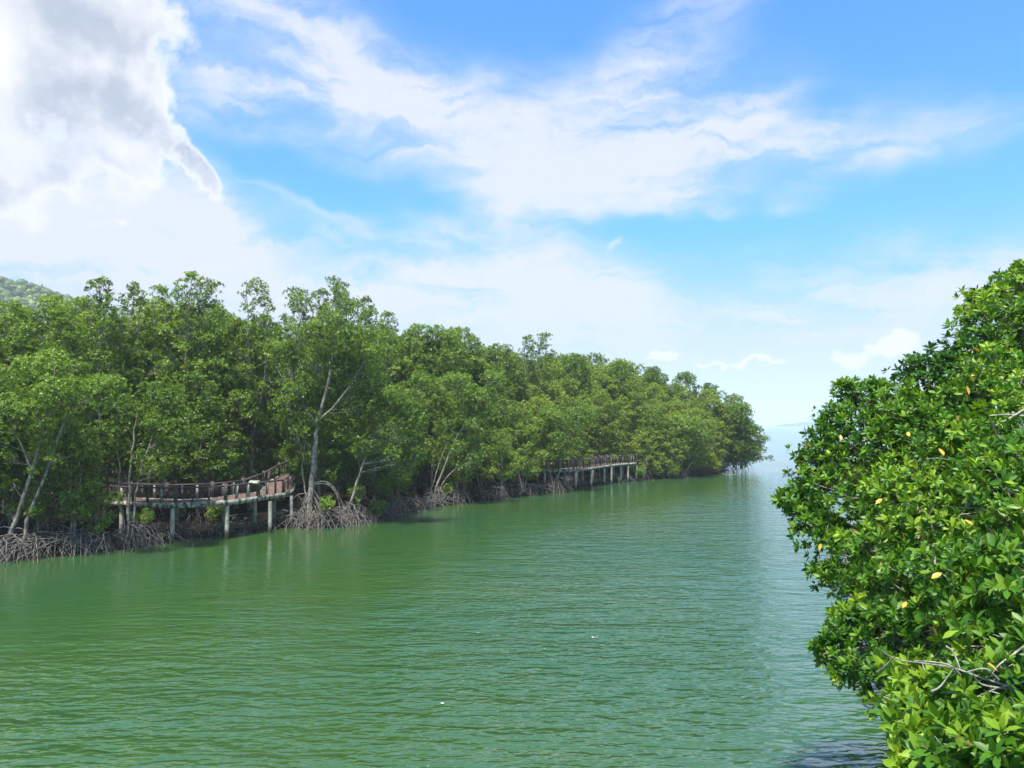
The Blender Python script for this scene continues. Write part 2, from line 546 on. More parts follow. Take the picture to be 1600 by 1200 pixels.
gx = spaced((-1500, -200, 60), (-200, -40, 6), (-40, 45, 0.8), (45, 900, 45))
gy = spaced((-160, -10, 15), (-10, 28, 2.0), (28, 130, 0.8), (130, 190, 5), (190, 901, 50))
GX, GY = np.meshgrid(gx, gy)
Q = np.stack([GX.ravel(), GY.ravel()], 1)
ld = land_dist(Q)
rngg = np.random.default_rng(3)
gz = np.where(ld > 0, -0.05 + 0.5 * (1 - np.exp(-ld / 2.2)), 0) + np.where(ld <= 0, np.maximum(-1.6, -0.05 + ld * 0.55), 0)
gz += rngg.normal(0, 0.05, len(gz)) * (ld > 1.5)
nx, ny = len(gx), len(gy)
ii, jj = np.meshgrid(np.arange(nx - 1), np.arange(ny - 1))
ii, jj = ii.ravel(), jj.ravel()
gF = np.stack([jj * nx + ii, jj * nx + ii + 1, (jj + 1) * nx + ii + 1, (jj + 1) * nx + ii], 1)
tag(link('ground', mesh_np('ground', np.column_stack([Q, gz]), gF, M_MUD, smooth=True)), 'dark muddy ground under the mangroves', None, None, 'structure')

WR = 9000.0
wv = np.array([[-WR, -400, 0], [WR, -400, 0], [WR, WR, 0], [-WR, WR, 0]])
tag(link('water', mesh_np('water', wv, np.array([[0, 1, 2, 3]]), M_WATER)), 'green rippled water of the tidal channel', None, None, 'structure')

# ------------------------------------------------------------------ foliage builders
def unit(v):
    return v / np.maximum(np.linalg.norm(v, axis=-1, keepdims=True), 1e-9)


def leaf_frames(C, A, nl, rng, lo=25, hi=85, droop=0.0):
    """C rosette centres, A rosette axes -> per leaf: base, direction, normal, side"""
    N = len(C)
    ref = np.where(np.abs(A[:, 2:3]) > 0.9, np.array([[1.0, 0, 0]]), np.array([[0, 0, 1.0]]))
    e1 = unit(np.cross(A, ref)); e2 = np.cross(A, e1)
    k = np.arange(nl)
    phi = (rng.uniform(0, 2 * np.pi, (N, 1)) + k[None] * 2.4 + rng.normal(0, 0.25, (N, nl)))
    th = np.radians(lo + (hi - lo) * ((k[None] + rng.uniform(0, 1, (N, nl))) / nl))
    perp = e1[:, None] * np.cos(phi)[..., None] + e2[:, None] * np.sin(phi)[..., None]
    d = A[:, None] * np.cos(th)[..., None] + perp * np.sin(th)[..., None]
    d[..., 2] -= droop
    d = unit(d)
    nrm = A[:, None] * np.sin(th)[..., None] - perp * np.cos(th)[..., None]
    nrm = nrm + rng.normal(0, 0.22, nrm.shape)
    nrm = unit(nrm - (nrm * d).sum(-1, keepdims=True) * d)
    side = np.cross(d, nrm)
    base = np.repeat(C[:, None], nl, 1) + d * 0.012
    f = lambda a: a.reshape(-1, 3)
    return f(base), f(d), f(nrm), f(side)


def simple_leaves(C, A, nl, L, W, rng):
    B, D, Nn, S = leaf_frames(C, A, nl, rng)
    n_ = len(B)
    l = L * rng.uniform(0.75, 1.2, (n_, 1)); w_ = W * rng.uniform(0.8, 1.2, (n_, 1))
    v0 = B; v2 = B + D * l - Nn * l * 0.10
    m = B + D * l * 0.55
    v1 = m + S * w_ * 0.5 + Nn * w_ * 0.12; v3 = m - S * w_ * 0.5 + Nn * w_ * 0.12
    V = np.stack([v0, v1, v2, v3], 1).reshape(-1, 3)
    F = np.arange(n_ * 4).reshape(-1, 4)
    return V, F


LEAF_F = [np.array([[0, 1, 2], [0, 2, 3]]), np.array([[1, 4, 5, 2], [2, 5, 6, 3]]), np.array([[4, 7, 5], [5, 7, 6]])]


def full_leaf_verts(B, D, Nn, S, l, w_, bend, fold):
    st = [0.36, 0.72]; wd = [0.5, 0.42]
    vs = [B]
    for t, q in zip(st, wd):
        c = B + D * l * t - Nn * l * bend * t * t
        e = Nn * w_ * fold
        vs += [c + S * w_ * q + e, c, c - S * w_ * q + e]
    vs.append(B + D * l - Nn * l * bend)
    return np.stack(vs, 1)


def full_leaves(B, D, Nn, S, l, w_, bend, fold):
    Vn = full_leaf_verts(B, D, Nn, S, l, w_, bend, fold)
    n_ = len(Vn)
    off = (np.arange(n_) * 8)[:, None, None]
    tri = np.concatenate([(LEAF_F[0][None] + off).reshape(-1, 3), (LEAF_F[2][None] + off).reshape(-1, 3)])
    quad = (LEAF_F[1][None] + off).reshape(-1, 4)
    return Vn.reshape(-1, 3), tri, quad


def puff_points(c, r, n, rng, flat=0.75, upbias=0.35):
    """points over the shell of a lobe, denser on its upper side, and outward axes"""
    d = unit(rng.normal(0, 1, (n, 3)))
    d[:, 2] = np.where((d[:, 2] < -0.2) & (rng.uniform(0, 1, n) < 0.6), -d[:, 2], d[:, 2])
    rad = r * (1 - 0.55 * rng.uniform(0, 1, n) ** 2.2) * (1 + 0.10 * rng.normal(0, 1, n))
    # lumpy outline
    lump = 1 + 0.16 * np.sin(d[:, 0] * 5 + c[0] * 3) * np.sin(d[:, 1] * 5 + c[1] * 2 + 1) + 0.10 * np.sin(d[:, 2] * 9 + c[2])
    p = d * (rad * lump)[:, None]
    p[:, 2] *= flat
    ax = unit(d + np.array([0, 0, upbias]) + rng.normal(0, 0.3, (n, 3)))
    return np.asarray(c)[None] + p, ax


def make_tree_meshes(key, rng, trunk_paths, puffs, leaf_L=0.17, leaf_W=0.080, dens=38, nl=6, twig_n=6, mat=None, roots=True,
                     root_r=1.6, root_n=16, root_z=1.2, trunk_r=0.11):
    """all in local metres, base at the origin. puffs: list of (x, y, z, r)"""
    limbs, allC, allA = [], [], []
    tops = []
    for path, r0, r1 in trunk_paths:
        path = np.asarray(path, float)
        fine_p = smooth_poly(path, 3)
        fine_p[1:-1] += rng.normal(0, 0.025, fine_p[1:-1].shape)
        limbs.append((fine_p, np.linspace(r0, r1, len(fine_p))))
        tops.append((fine_p, np.linspace(r0, r1, len(fine_p))))
    for (x, y, z, r) in puffs:
        c = np.array([x, y, z])
        # limb from the nearest trunk point that lies lower
        best = None
        for pth, rd in tops:
            h = pth[:, 2]
            cost = np.linalg.norm(pth - c, axis=1) + np.where(h > z - 0.35 * r, 3.0, 0) + 0.5 * np.abs(h - (z - 0.9 * np.linalg.norm((pth - c)[:, :2], axis=1)))
            i = int(cost.argmin())
            if best is None or cost[i] < best[0]: best = (cost[i], pth[i], rd[i])
        st_ = best[1]
        lr = min(best[2] * 0.42, 0.012 + 0.006 * np.linalg.norm(c - st_))
        p = curve(st_, c, rng, 6, 0.06, -0.04)
        limbs.append((p, np.linspace(max(lr, 0.012), 0.012, 6)))
        for _ in range(twig_n):
            e = c + unit(rng.normal(0, 1, 3) + np.array([0, 0, 0.25])) * r * rng.uniform(0.6, 1.0) * np.array([1, 1, .8])
            s_ = p[rng.integers(2, 6)]
            limbs.append((curve(s_, e, rng, 4, 0.10), np.linspace(0.012, 0.006, 4)))
        n_ = max(8, int(dens * 4 * r * r * rng.uniform(0.85, 1.15)))
        C, A = puff_points(c, r, n_, rng)
        allC.append(C); allA.append(A)
    C = np.concatenate(allC); A = np.concatenate(allA)
    V, F = simple_leaves(C, A, nl, leaf_L, leaf_W, rng)
    tone = np.clip(np.repeat(rng.normal(0.5, 0.13, len(C)), nl) + rng.normal(0, 0.13, len(C) * nl), 0, 1)
    crown = mesh_np(key + '_crown', V, F, mat or M_LEAF, tone=tone)
    V, F = tubes(limbs, 5)
    trunk = mesh_np(key + '_trunk', V, F, M_BARK, smooth=True)
    rootm = None
    if roots:
        rp = []
        for i in range(root_n):
            a = rng.uniform(0, 2 * np.pi); z0 = rng.uniform(0.3, root_z); rr = root_r * rng.uniform(0.4, 1.0) * (0.4 + 0.6 * z0 / root_z)
            t = np.linspace(0, 1, 6)
            x = np.cos(a) * rr * t; y = np.sin(a) * rr * t
            z = z0 + 0.15 * rr * np.sin(np.pi * t) - (z0 + 0.45) * t ** 2.2
            pts = np.column_stack([x, y, z]) + rng.normal(0, 0.03, (6, 3))
            r_ = rng.uniform(0.013, 0.030)
            rp.append((pts, np.linspace(r_, r_ * 0.7, 6)))
            for _ in range(2):
                k = rng.integers(2, 5)
                e = pts[k] * np.array([1, 1, 0]) + np.array([rng.normal(0, .35), rng.normal(0, .35), -0.4])
                q = curve(pts[k], e, rng, 4, 0.06, 0.15)
                rp.append((q, np.linspace(r_ * 0.75, r_ * 0.5, 4)))
        V, F = tubes(rp, 4)
        rootm = mesh_np(key + '_roots', V, F, M_ROOT, smooth=True)
    return trunk, crown, rootm


def random_puffs(rng, h, rc, zlo, n, conic=0.3, rmin=0.55, rmax=1.0, lean=(0, 0)):
    out_ = []
    for i in range(n):
        t = (i + rng.uniform(0, 1)) / n
        z = zlo + (h - 0.5 - zlo) * t
        prof = math.sin(math.pi * (0.16 + 0.74 * t)) ** 0.6 * (1 - conic * t)
        a = i * 2.4 + rng.uniform(-0.4, 0.4)
        rr = rc * prof * rng.uniform(0.35, 1.0)
        r = rng.uniform(rmin, rmax) * (1.0 - 0.25 * t)
        out_.append((math.cos(a) * rr + lean[0] * t, math.sin(a) * rr + lean[1] * t, z, r))
    out_.append((lean[0], lean[1], h - 0.45, rmin * 0.8))
    return out_


def trunk_to(rng, h, n=2, lean=(0, 0), spread=0.8, r0=0.12):
    ps = []
    for i in range(n):
        a = rng.uniform(0, 6.28) + i * 3
        ex = math.cos(a) * spread + lean[0]; ey = math.sin(a) * spread + lean[1]
        hh = h * (0.92 if i == 0 else rng.uniform(0.6, 0.85))
        sx, sy = (0, 0) if i == 0 else (math.cos(a) * 0.15, math.sin(a) * 0.15)
        ps.append(([(sx, sy, 0.1), (ex * .25 + rng.normal(0, .15), ey * .25 + rng.normal(0, .15), hh * 0.3),
                    (ex * .6 + rng.normal(0, .2), ey * .6 + rng.normal(0, .2), hh * 0.65), (ex, ey, hh)], r0 * (1 if i == 0 else .7), 0.02))
    return ps


rv = np.random.default_rng(11)
VAR = {}
SPECS = {  # kind: (height, crown radius, crown bottom, lobes, leaf length, density, count)
    'low': (7.5, 2.6, 1.8, 26, 0.16, 36, 3),
    'mid': (11.0, 2.6, 3.0, 36, 0.18, 34, 4),
    'tall': (15.0, 2.7, 5.0, 42, 0.20, 31, 4),
    'wispy': (15.0, 2.0, 7.5, 34, 0.19, 24, 3),
    'far': (13.0, 3.0, 2.2, 44, 0.24, 24, 3),
    'shore': (7.0, 2.9, 0.9, 30, 0.20, 30, 3),
}
for kind, (h, rc, zl, npf, L, dn, cnt) in SPECS.items():
    VAR[kind] = []
    for i in range(cnt):
        lean = (rv.normal(0, 0.35), rv.normal(0, 0.35))
        if kind == 'wispy':
            pf = random_puffs(rv, h, rc, zl, npf, 0.50, 0.34, 0.62, lean)
        elif kind in ('low', 'shore'):
            pf = random_puffs(rv, h, rc, zl, npf, 0.25, 0.55, 0.95, lean)
        else:
            pf = random_puffs(rv, h, rc, zl, npf, 0.12, 0.65, 1.15, lean)
        tp = trunk_to(rv, h, 2 if kind not in ('low', 'shore') else 3, lean, 0.7, 0.085 + h * 0.003)
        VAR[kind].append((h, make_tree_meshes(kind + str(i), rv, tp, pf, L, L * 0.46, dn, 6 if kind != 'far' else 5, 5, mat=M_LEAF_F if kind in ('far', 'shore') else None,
                                              root_n={'low': 14, 'mid': 12, 'shore': 5}.get(kind, 8))))


def place_tree(x, y, height, kind, label, group, rng, name='mangrove_tree', wide=1.0, with_roots=True):
    h0, (tr, cr, ro) = VAR[kind][rng.integers(len(VAR[kind]))]
    s = height / h0
    e = empty(name, (x, y, 0.25), label, 'tree', group)
    e.rotation_euler = (0, 0, rng.uniform(0, 6.28))
    sw = s ** 0.6 * wide
    e.scale = (sw, sw, s)
    link('trunk', tr, e); link('crown', cr, e)
    if ro and with_roots:
        r = link('stilt_roots', ro, e); r['kind'] = 'stuff'
    return e


# ------------------------------------------------------------------ walkways
def offset_line(P3, wd):
    P3 = np.asarray(P3, float)
    t = np.gradient(P3[:, :2], axis=0); t = unit(t)
    nrm = np.column_stack([-t[:, 1], t[:, 0]])
    return np.column_stack([P3[:, :2] + nrm * wd, P3[:, 2]])


def strip(front, back, top, thick):
    n_ = len(front)
    V = []
    for f, b_ in zip(front, back):
        V += [(f[0], f[1], f[2] + top), (b_[0], b_[1], b_[2] + top), (b_[0], b_[1], b_[2] + top - thick), (f[0], f[1], f[2] + top - thick)]
    F = []
    for i in range(n_ - 1):
        a = i * 4; c = a + 4
        for k in range(4):
            F.append((a + k, a + (k + 1) % 4, c + (k + 1) % 4, c + k))
    F += [(0, 3, 2, 1), ((n_ - 1) * 4, (n_ - 1) * 4 + 1, (n_ - 1) * 4 + 2, (n_ - 1) * 4 + 3)]
    return np.array(V), np.array(F)


def resample(P, step):
    P = np.asarray(P, float)
    d = np.concatenate([[0], np.cumsum(np.linalg.norm(np.diff(P, axis=0), axis=1))])
    m = max(2, int(round(d[-1] / step)) + 1)
    s = np.linspace(0, d[-1], m)
    return np.column_stack([np.interp(s, d, P[:, k]) for k in range(3)]), s


def beam_between(a, b_, wx, wz):
    a = np.asarray(a, float); b_ = np.asarray(b_, float)
    d = b_ - a; h = np.array([-d[1], d[0], 0]); h = h / max(np.linalg.norm(h), 1e-6) * wx / 2
    z = np.array([0, 0, wz / 2])
    V = [p + s1 * h + s2 * z for p in (a, b_) for s1, s2 in ((-1, -1), (1, -1), (1, 1), (-1, 1))]
    F = [(0, 1, 2, 3), (7, 6, 5, 4), (0, 4, 5, 1), (1, 5, 6, 2), (2, 6, 7, 3), (3, 7, 4, 0)]
    return np.array(V), np.array(F)


POST_ME, BAL_ME, LOG_ME = {}, {}, {}


def walkway(label, pts, width, main_pts, inter, piles_front, piles_back, rail_h=0.82, cat='boardwalk', post_w=0.16, beam_h=0.30, group=None):
    """pts: front edge (x, y, deck z); main_pts: distances for main posts chosen by spacing"""
    line = smooth_poly(pts, 6)
    base = empty('boardwalk', (pts[0][0], pts[0][1], 0), label, cat)
    o0 = Vector(base.location)
    def add(name, V, F, mat, smooth=False):
        V = np.asarray(V, float) - np.array(o0)
        return link(name, mesh_np(name, V, F, mat, smooth), base)
    back = offset_line(line, width)
    fi = offset_line(line, 0.18); bi = offset_line(line, width - 0.18)
    V, F = strip(offset_line(line, 0.19), offset_line(line, width - 0.19), -0.06, 0.14); add('slab', V, F, M_PILE)
    V, F = strip(line, fi, 0.0, beam_h); add('edge_beam', V, F, M_BEAM)
    V, F = strip(bi, back, 0.0, beam_h); add('edge_beam', V, F, M_BEAM)
    # deck boards
    cl, _ = resample(offset_line(line, 0.2), 0.20)
    t = unit(np.gradient(cl[:, :2], axis=0)); nrm = np.column_stack([-t[:, 1], t[:, 0]])
    Vs, Fs = [], []
    for i in range(len(cl) - 1):
        a = cl[i] + np.array([*(t[i] * 0.012), 0]); b_ = cl[i + 1] - np.array([*(t[i] * 0.012), 0])
        na = np.array([*(nrm[i] * (width - 0.4)), 0]); nb = np.array([*(nrm[i + 1] * (width - 0.4)), 0])
        zz = np.array([0, 0, -0.02 + 0.006 * math.sin(i * 12.9)]); dz = np.array([0, 0, -0.038])
        q = [a + zz, b_ + zz, b_ + nb + zz, a + na + zz]
        k = len(Vs) * 8
        Vs.append(np.array(q + [p + dz for p in q]))
        Fs += [(k, k + 1, k + 2, k + 3), (k, k + 4, k + 5, k + 1), (k + 1, k + 5, k + 6, k + 2), (k + 2, k + 6, k + 7, k + 3), (k + 3, k + 7, k + 4, k)]
    dk = add('deck_boards', np.concatenate(Vs), np.array(Fs), M_DECK); dk['kind'] = 'stuff'
    # railings
    rr = random.Random(5)
    for off in (0.09, width - 0.09):
        ln = offset_line(line, off)
        mp, s = resample(ln, main_pts)
        key = (post_w, rail_h)
        if key not in POST_ME:
            POST_ME[key] = box_mesh('rail_post', post_w, post_w, rail_h + 0.12, M_RAIL)
            BAL_ME[key] = box_mesh('baluster', post_w * 0.6, post_w * 0.6, rail_h - 0.05, M_RAIL)
            LOG_ME[key] = box_mesh('pale_baluster', post_w * 0.75, post_w * 0.75, rail_h - 0.05, M_LOG)
        for i, p in enumerate(mp):
            o = link('rail_post', POST_ME[key], base, Vector(p) - o0 + Vector((0, 0, (rail_h + 0.12) / 2 + 0.001)))
            tt = mp[min(i + 1, len(mp) - 1)] - mp[max(i - 1, 0)]
            o.rotation_euler.z = math.atan2(tt[1], tt[0])
        for i in range(len(mp) - 1):
            a, b_ = mp[i], mp[i + 1]
            up = np.array([0, 0, rail_h - 0.02])
            dd = unit(b_ - a) * (post_w / 2 + 0.002)
            V, F = beam_between(a + up + dd, b_ + up - dd, 0.10, 0.09); add('handrail', V, F, M_RAIL)
            for k in range(1, inter + 1):
                p = a + (b_ - a) * k / (inter + 1)
                pale = rr.random() < 0.3 and inter < 3
                o = link('baluster', (LOG_ME if pale else BAL_ME)[key], base, Vector(p) - o0 + Vector((0, 0, (rail_h - 0.05) / 2 - 0.02)))
                if pale: o['label'] = 'pale grey baluster'
                o.rotation_euler.z = math.atan2((b_ - a)[1], (b_ - a)[0])
    for (x, y, ztop) in piles_front + piles_back:
        hgt_ = ztop + 1.2
        V, F = tubes([(np.array([[x, y, -1.2], [x + 0.01, y, ztop * 0.5], [x, y, ztop]]), np.array([0.125, 0.12, 0.12]))], 8)
        add('pile', V, F, M_PILE, smooth=False)
    return base, line, back


W1 = [(-36, 49.5, 2.2), (-30, 47.2, 2.2), (-25.4, 44.9, 2.2), (-21.2, 43.3, 2.2), (-18.85, 42.75, 2.2), (-16.25, 44.0, 2.22), (-15.0, 47.0, 2.24),
      (-14.25, 49.8, 2.25), (-14.35, 51.6, 2.72), (-14.1, 53.6, 2.98), (-14.6, 57.5, 3.0), (-16.0, 62, 3.0)]
pf = [(at(268.6, 845, 43.0).x, 43.0, 1.9), (at(354, 840, 44.2).x, 44.2, 1.9), (at(421.5, 831.8, 46.6).x, 46.6, 1.9), (at(456, 815, 49.7).x - .05, 49.7, 1.95),
      (at(190, 800, 43.9).x, 43.9, 1.9), (-25.6, 45.3, 1.9)]
pb = [(at(275.5, 837, 44.7).x, 44.7, 1.9), (at(349.5, 829.5, 46.0).x, 46.0, 1.9), (at(397.5, 827, 47.9).x, 47.9, 1.9), (at(428, 815, 50.2).x, 50.2, 1.95),
      (-25.2, 47.0, 1.9), (-14.9, 57.0, 2.7), (-16.0, 57.2, 2.7)]
wk1, line1, back1 = walkway('nearer concrete walkway with brown railings and reddish deck, left of the big grey trunk',
                            W1, 2.1, 2.75, 2, pf, pb)
W2 = [(-2.5, 79.5, 2.12), (0.5, 76.6, 2.12), (3.1, 75.4, 2.12), (6.3, 76.4, 2.13), (8.1, 79.2, 2.14), (10.0, 83.0, 2.15), (12.1, 86.4, 2.16), (14.45, 89.1, 2.17)]
pf2 = [(6.3, 76.3, 1.85), (8.15, 79.6, 1.85), (9.95, 83.3, 1.85), (10.9, 84.6, 1.85), (12.25, 87.0, 1.85), (13.2, 87.9, 1.85), (14.4, 89.2, 1.85), (3.2, 75.6, 1.85)]
pb2 = [(5.3, 77.6, 1.85), (6.9, 81.3, 1.85), (7.5, 82.0, 1.85), (9.0, 85.4, 1.85), (11.6, 88.2, 1.85), (12.8, 89.6, 1.85)]
wk2, line2, back2 = walkway('far grey walkway on many thin piles with closely set railings near the point',
                            W2, 1.9, 1.75, 2, pf2, pb2, 0.86, post_w=0.12, beam_h=0.26)

# reading board and lamp on the near walkway
bs = empty('information_board', at(397, 778, 46.2), 'small tilted reading board on two legs on the near walkway', 'sign')
ox = bs.location.copy()
V, F = beam_between((-0.28, -0.10, 0.95), (0.28, -0.10, 0.95), 0.30, 0.05)
V = V.copy(); V[:, 2] += (V[:, 1] + 0.1) * 0.45
link('board', mesh_np('board', V, F, M_SIGN), bs)
for sx in (-0.25, 0.25):
    V, F = tubes([(np.array([[sx, 0, -0.1], [sx, 0, 0.5], [sx, -0.05, 1.0]]), np.array([0.03, 0.03, 0.03]))], 6)
    link('leg', mesh_np('leg', V, F, M_RAIL), bs)
lp = empty('lamp_post', (-13.9, 51.9 + 1.2, 2.9), 'slim post with flat white lamp head beside the big grey trunk', 'lamp')
lp.location = (at(481, 760, 52.5).x, 52.5, 0.4)
V, F = tubes([(np.array([[0, 0, 0], [0, 0, 2.0], [0, 0, 3.35]]), np.array([0.04, 0.035, 0.03]))], 6)
link('post', mesh_np('post', V, F, M_RAIL), lp)
V, F = beam_between((-0.26, 0, 3.40), (0.26, 0, 3.42), 0.3, 0.07)
link('lamp_head', mesh_np('lamp_head', V, F, M_WHITE), lp)

# ------------------------------------------------------------------ individually shaped trees on the left bank
def custom_tree(name, label, base, Y, trunks, puffs, seed, mat=None, dens=38, L=0.16, extra_roots=None, group=None, root_kw=None, nl=6, twig=6):
    """trunks: [(list of (u, v[, dY])), r0, r1]; puffs: (u, v, dY, r px)"""
    rng = np.random.default_rng(seed)
    bp_ = at(*base, Y); bp_.z = 0.25
    e = empty(name, bp_, label, 'tree', group)
    def loc(u, v, dy=0.0):
        p = at(u, v, Y + dy); return (p.x - bp_.x, p.y - bp_.y, p.z - bp_.z)
    tp = [([loc(*q) for q in path], r0, r1) for path, r0, r1 in trunks]
    pfs = [(*loc(u, v, dy), rp * (Y + dy) / FPX) for (u, v, dy, rp) in puffs]
    kw = dict(root_n=18, root_r=2.0, root_z=1.2); kw.update(root_kw or {})
    tr, cr, ro = make_tree_meshes(name + str(seed), rng, tp, pfs, L, L * 0.46, dens, nl, twig, mat=mat, **kw)
    link('trunk', tr, e); link('crown', cr, e)
    r = link('stilt_roots', ro, e); r['kind'] = 'stuff'
    for path, r0, r1 in (extra_roots or []):
        V, F = tubes([(smooth_poly([loc(*q) for q in path], 4), np.linspace(r0, r1, (len(path) - 1) * 4 + 1))], 6)
        link('prop_root', mesh_np('prop_root', V, F, M_ROOT, smooth=True), e)
    return e


rp_ = random.Random(8)


def scatter_puffs(boxes, Y_spread=1.5):
    out_ = []
    for (u0, u1, v0, v1, n_, r0, r1) in boxes:
        for _ in range(n_):
            out_.append((rp_.uniform(u0, u1), rp_.uniform(v0, v1), rp_.uniform(-Y_spread, Y_spread), rp_.uniform(r0, r1)))
    return out_


custom_tree('mangrove_tree', 'bright yellow-green mangrove with two leaning trunks at the far left edge of the bank', (20, 850), 38.0,
            [([(12, 852), (28, 800), (52, 735), (70, 660), (82, 600), (88, 570)], .13, .03),
             ([(34, 852), (50, 790), (70, 745), (98, 665), (128, 600)], .10, .03),
             ([(52, 735), (30, 690), (12, 650), (0, 600)], .06, .02)],
            scatter_puffs([(-20, 180, 575, 650, 16, 24, 34), (50, 130, 560, 590, 3, 20, 26), (150, 182, 590, 620, 3, 18, 24), (-20, 130, 650, 720, 9, 18, 28), (10, 110, 700, 800, 7, 9, 16)]),
            101, mat=M_LEAF_Y, dens=30)
custom_tree('mangrove_tree', 'pale slender multi-stemmed mangrove standing in front of the left half of the near walkway', (203, 828), 41.0,
            [([(200, 832), (201, 780), (203, 735), (208, 690), (215, 640)], .10, .03),
             ([(206, 830), (213, 775), (220, 740), (232, 700), (250, 650)], .06, .02),
             ([(196, 830), (186, 770), (188, 735), (180, 690)], .035, .015)],
            scatter_puffs([(150, 285, 610, 700, 20, 20, 30), (195, 255, 705, 745, 5, 13, 18)]), 102, dens=34)
custom_tree('mangrove_tree', 'large mangrove with thick pale grey trunk and arching prop roots beside the walkway ramp', (487, 822), 49.6,
            [([(484, 815), (485, 780), (489, 730), (493, 690), (495, 660), (507, 620), (520, 560), (528, 500), (532, 455)], .26, .03),
             ([(494, 665), (478, 640), (462, 610), (458, 560), (470, 500), (480, 460)], .15, .03),
             ([(495, 660), (530, 625), (560, 580), (590, 530)], .09, .02),
             ([(462, 610), (440, 590), (430, 560)], .05, .02),
             ([(482, 790), (476, 765), (472, 730), (476, 700), (480, 660)], .055, .03)],
            scatter_puffs([(430, 600, 520, 640, 30, 20, 32), (450, 590, 470, 520, 12, 12, 20), (515, 545, 440, 470, 3, 9, 13), (440, 500, 640, 690, 6, 14, 20)], 2.0),
            103, dens=32, twig=7, root_kw=dict(root_n=34, root_r=2.6, root_z=2.0),
            extra_roots=[([(488, 757), (505, 752), (522, 762), (536, 790), (542, 815)], .05, .035), ([(490, 765), (503, 790), (508, 822)], .05, .04),
                         ([(489, 757), (512, 757), (528, 778), (534, 818)], .04, .03), ([(487, 770), (499, 795), (501, 826)], .05, .035), ([(484, 780), (468, 800), (458, 828)], .05, .035)])
custom_tree('mangrove_tree', 'mangrove with one long bare trunk leaning right just right of the big grey trunk', (545, 805), 50.6,
            [([(543, 808), (552, 770), (568, 725), (580, 690), (590, 670), (604, 630)], .11, .04), ([(590, 672), (615, 665), (640, 668)], .04, .02)],
            scatter_puffs([(560, 660, 590, 660, 10, 18, 28), (600, 650, 680, 745, 8, 14, 22), (540, 580, 690, 730, 3, 12, 18)]), 104, dens=30, twig=9)
custom_tree('mangrove_tree', 'mangrove with a forked pale trunk leaning far out to the right at mid bank', (680, 782), 63.0,
            [([(676, 785), (684, 755), (700, 715), (716, 680), (736, 648)], .13, .03), ([(680, 783), (692, 755), (716, 728)], .09, .03), ([(670, 785), (678, 750), (690, 715), (700, 690)], .06, .03)],
            scatter_puffs([(700, 790, 590, 650, 14, 16, 24), (690, 750, 650, 720, 8, 12, 18), (715, 745, 715, 745, 3, 10, 14)]), 105, mat=M_LEAF_Y, dens=30, twig=9)
custom_tree('mangrove_tree', 'mangrove whose thin branches reach lowest over the open water at the tip of the point', (1122, 738), 106.0,
            [([(1122, 740), (1135, 715), (1150, 700), (1170, 705), (1190, 712), (1206, 716)], .16, .04), ([(1122, 738), (1140, 690), (1160, 660)], .14, .04), ([(1135, 715), (1160, 690), (1185, 685)], .07, .02)],
            scatter_puffs([(1120, 1172, 640, 700, 16, 14, 20), (1160, 1180, 660, 700, 4, 9, 13), (1178, 1190, 686, 700, 3, 4, 6), (1168, 1206, 708, 720, 6, 3.5, 5)]), 106, dens=24, L=0.2)
custom_tree('mangrove_tree', 'rounded mangrove with pale arching limbs drooping to the water right of the far walkway', (1060, 748), 95.5,
            [([(1058, 748), (1066, 720), (1085, 690), (1100, 660)], .15, .04), ([(1055, 745), (1040, 700), (1015, 695), (990, 712)], .06, .03), ([(1050, 745), (1035, 715), (1010, 715), (995, 730)], .05, .03),
             ([(1062, 748), (1080, 725), (1100, 700)], .08, .03)],
            scatter_puffs([(1010, 1110, 640, 700, 20, 14, 22), (1015, 1090, 700, 728, 10, 10, 15)]), 107, dens=24, L=0.2)
custom_tree('mangrove_tree', 'low bushy mangrove growing over the left end of the far walkway', (868, 770), 74.3,
            [([(868, 772), (872, 745), (880, 715), (890, 680)], .12, .03), ([(866, 772), (860, 740), (850, 715)], .08, .03)],
            scatter_puffs([(830, 920, 640, 700, 16, 15, 22), (850, 905, 695, 716, 6, 10, 14), (790, 840, 660, 705, 8, 14, 20)]), 108, dens=30, L=0.18)

# low leafy saplings among the roots
SAP = [(100, 765, 40.5, 'leafy sapling between the leaning trunks and the walkway'), (40, 790, 38.5, 'bushy green sapling at the foot of the two leaning trunks'),
       (118, 790, 39.5, 'small sapling below the left part of the near walkway'), (130, 772, 41.5, 'spreading sapling hiding the left part of the walkway edge'),
       (160, 820, 40.0, 'tiny bright sapling in the roots left of the pale slender stems'), (226, 812, 41.5, 'small sapling right of the pale slender stems'),
       (335, 800, 46.5, 'dark leafy sapling under the near walkway'), (510, 790, 49.0, 'low green shrub under the arching prop roots'),
       (560, 775, 51.5, 'wide low shrub at the foot of the long leaning trunk'), (590, 790, 52.5, 'low shrub among the roots right of the long leaning trunk'),
       (1004, 738, 88.5, 'small bush at the right end of the far walkway'), (700, 770, 64.0, 'little shrub at the foot of the forked leaning trunk')]
for i, (u, v, Y, lb) in enumerate(SAP):
    rng = np.random.default_rng(200 + i)
    c = at(u, v, Y)
    e = empty('mangrove_sapling', (c.x, c.y, 0.25), lb, 'sapling', 'saplings along the left bank')
    zc = max(c.z - 0.25, 0.7)
    pfs = [(rng.normal(0, .35), rng.normal(0, .25), zc + rng.normal(0, .18), rng.uniform(.22, .42)) for _ in range(5)]
    tr, cr, _ = make_tree_meshes('sapling' + str(i), rng, [([(0, 0, -.1), (.05, 0, zc * .5), (0, 0.05, zc)], .03, .015)], pfs, .15, .07, 60, 6, 3, mat=M_LEAF_Y if i not in (6,) else M_LEAF, roots=False)
    link('stem', tr, e); link('foliage', cr, e)

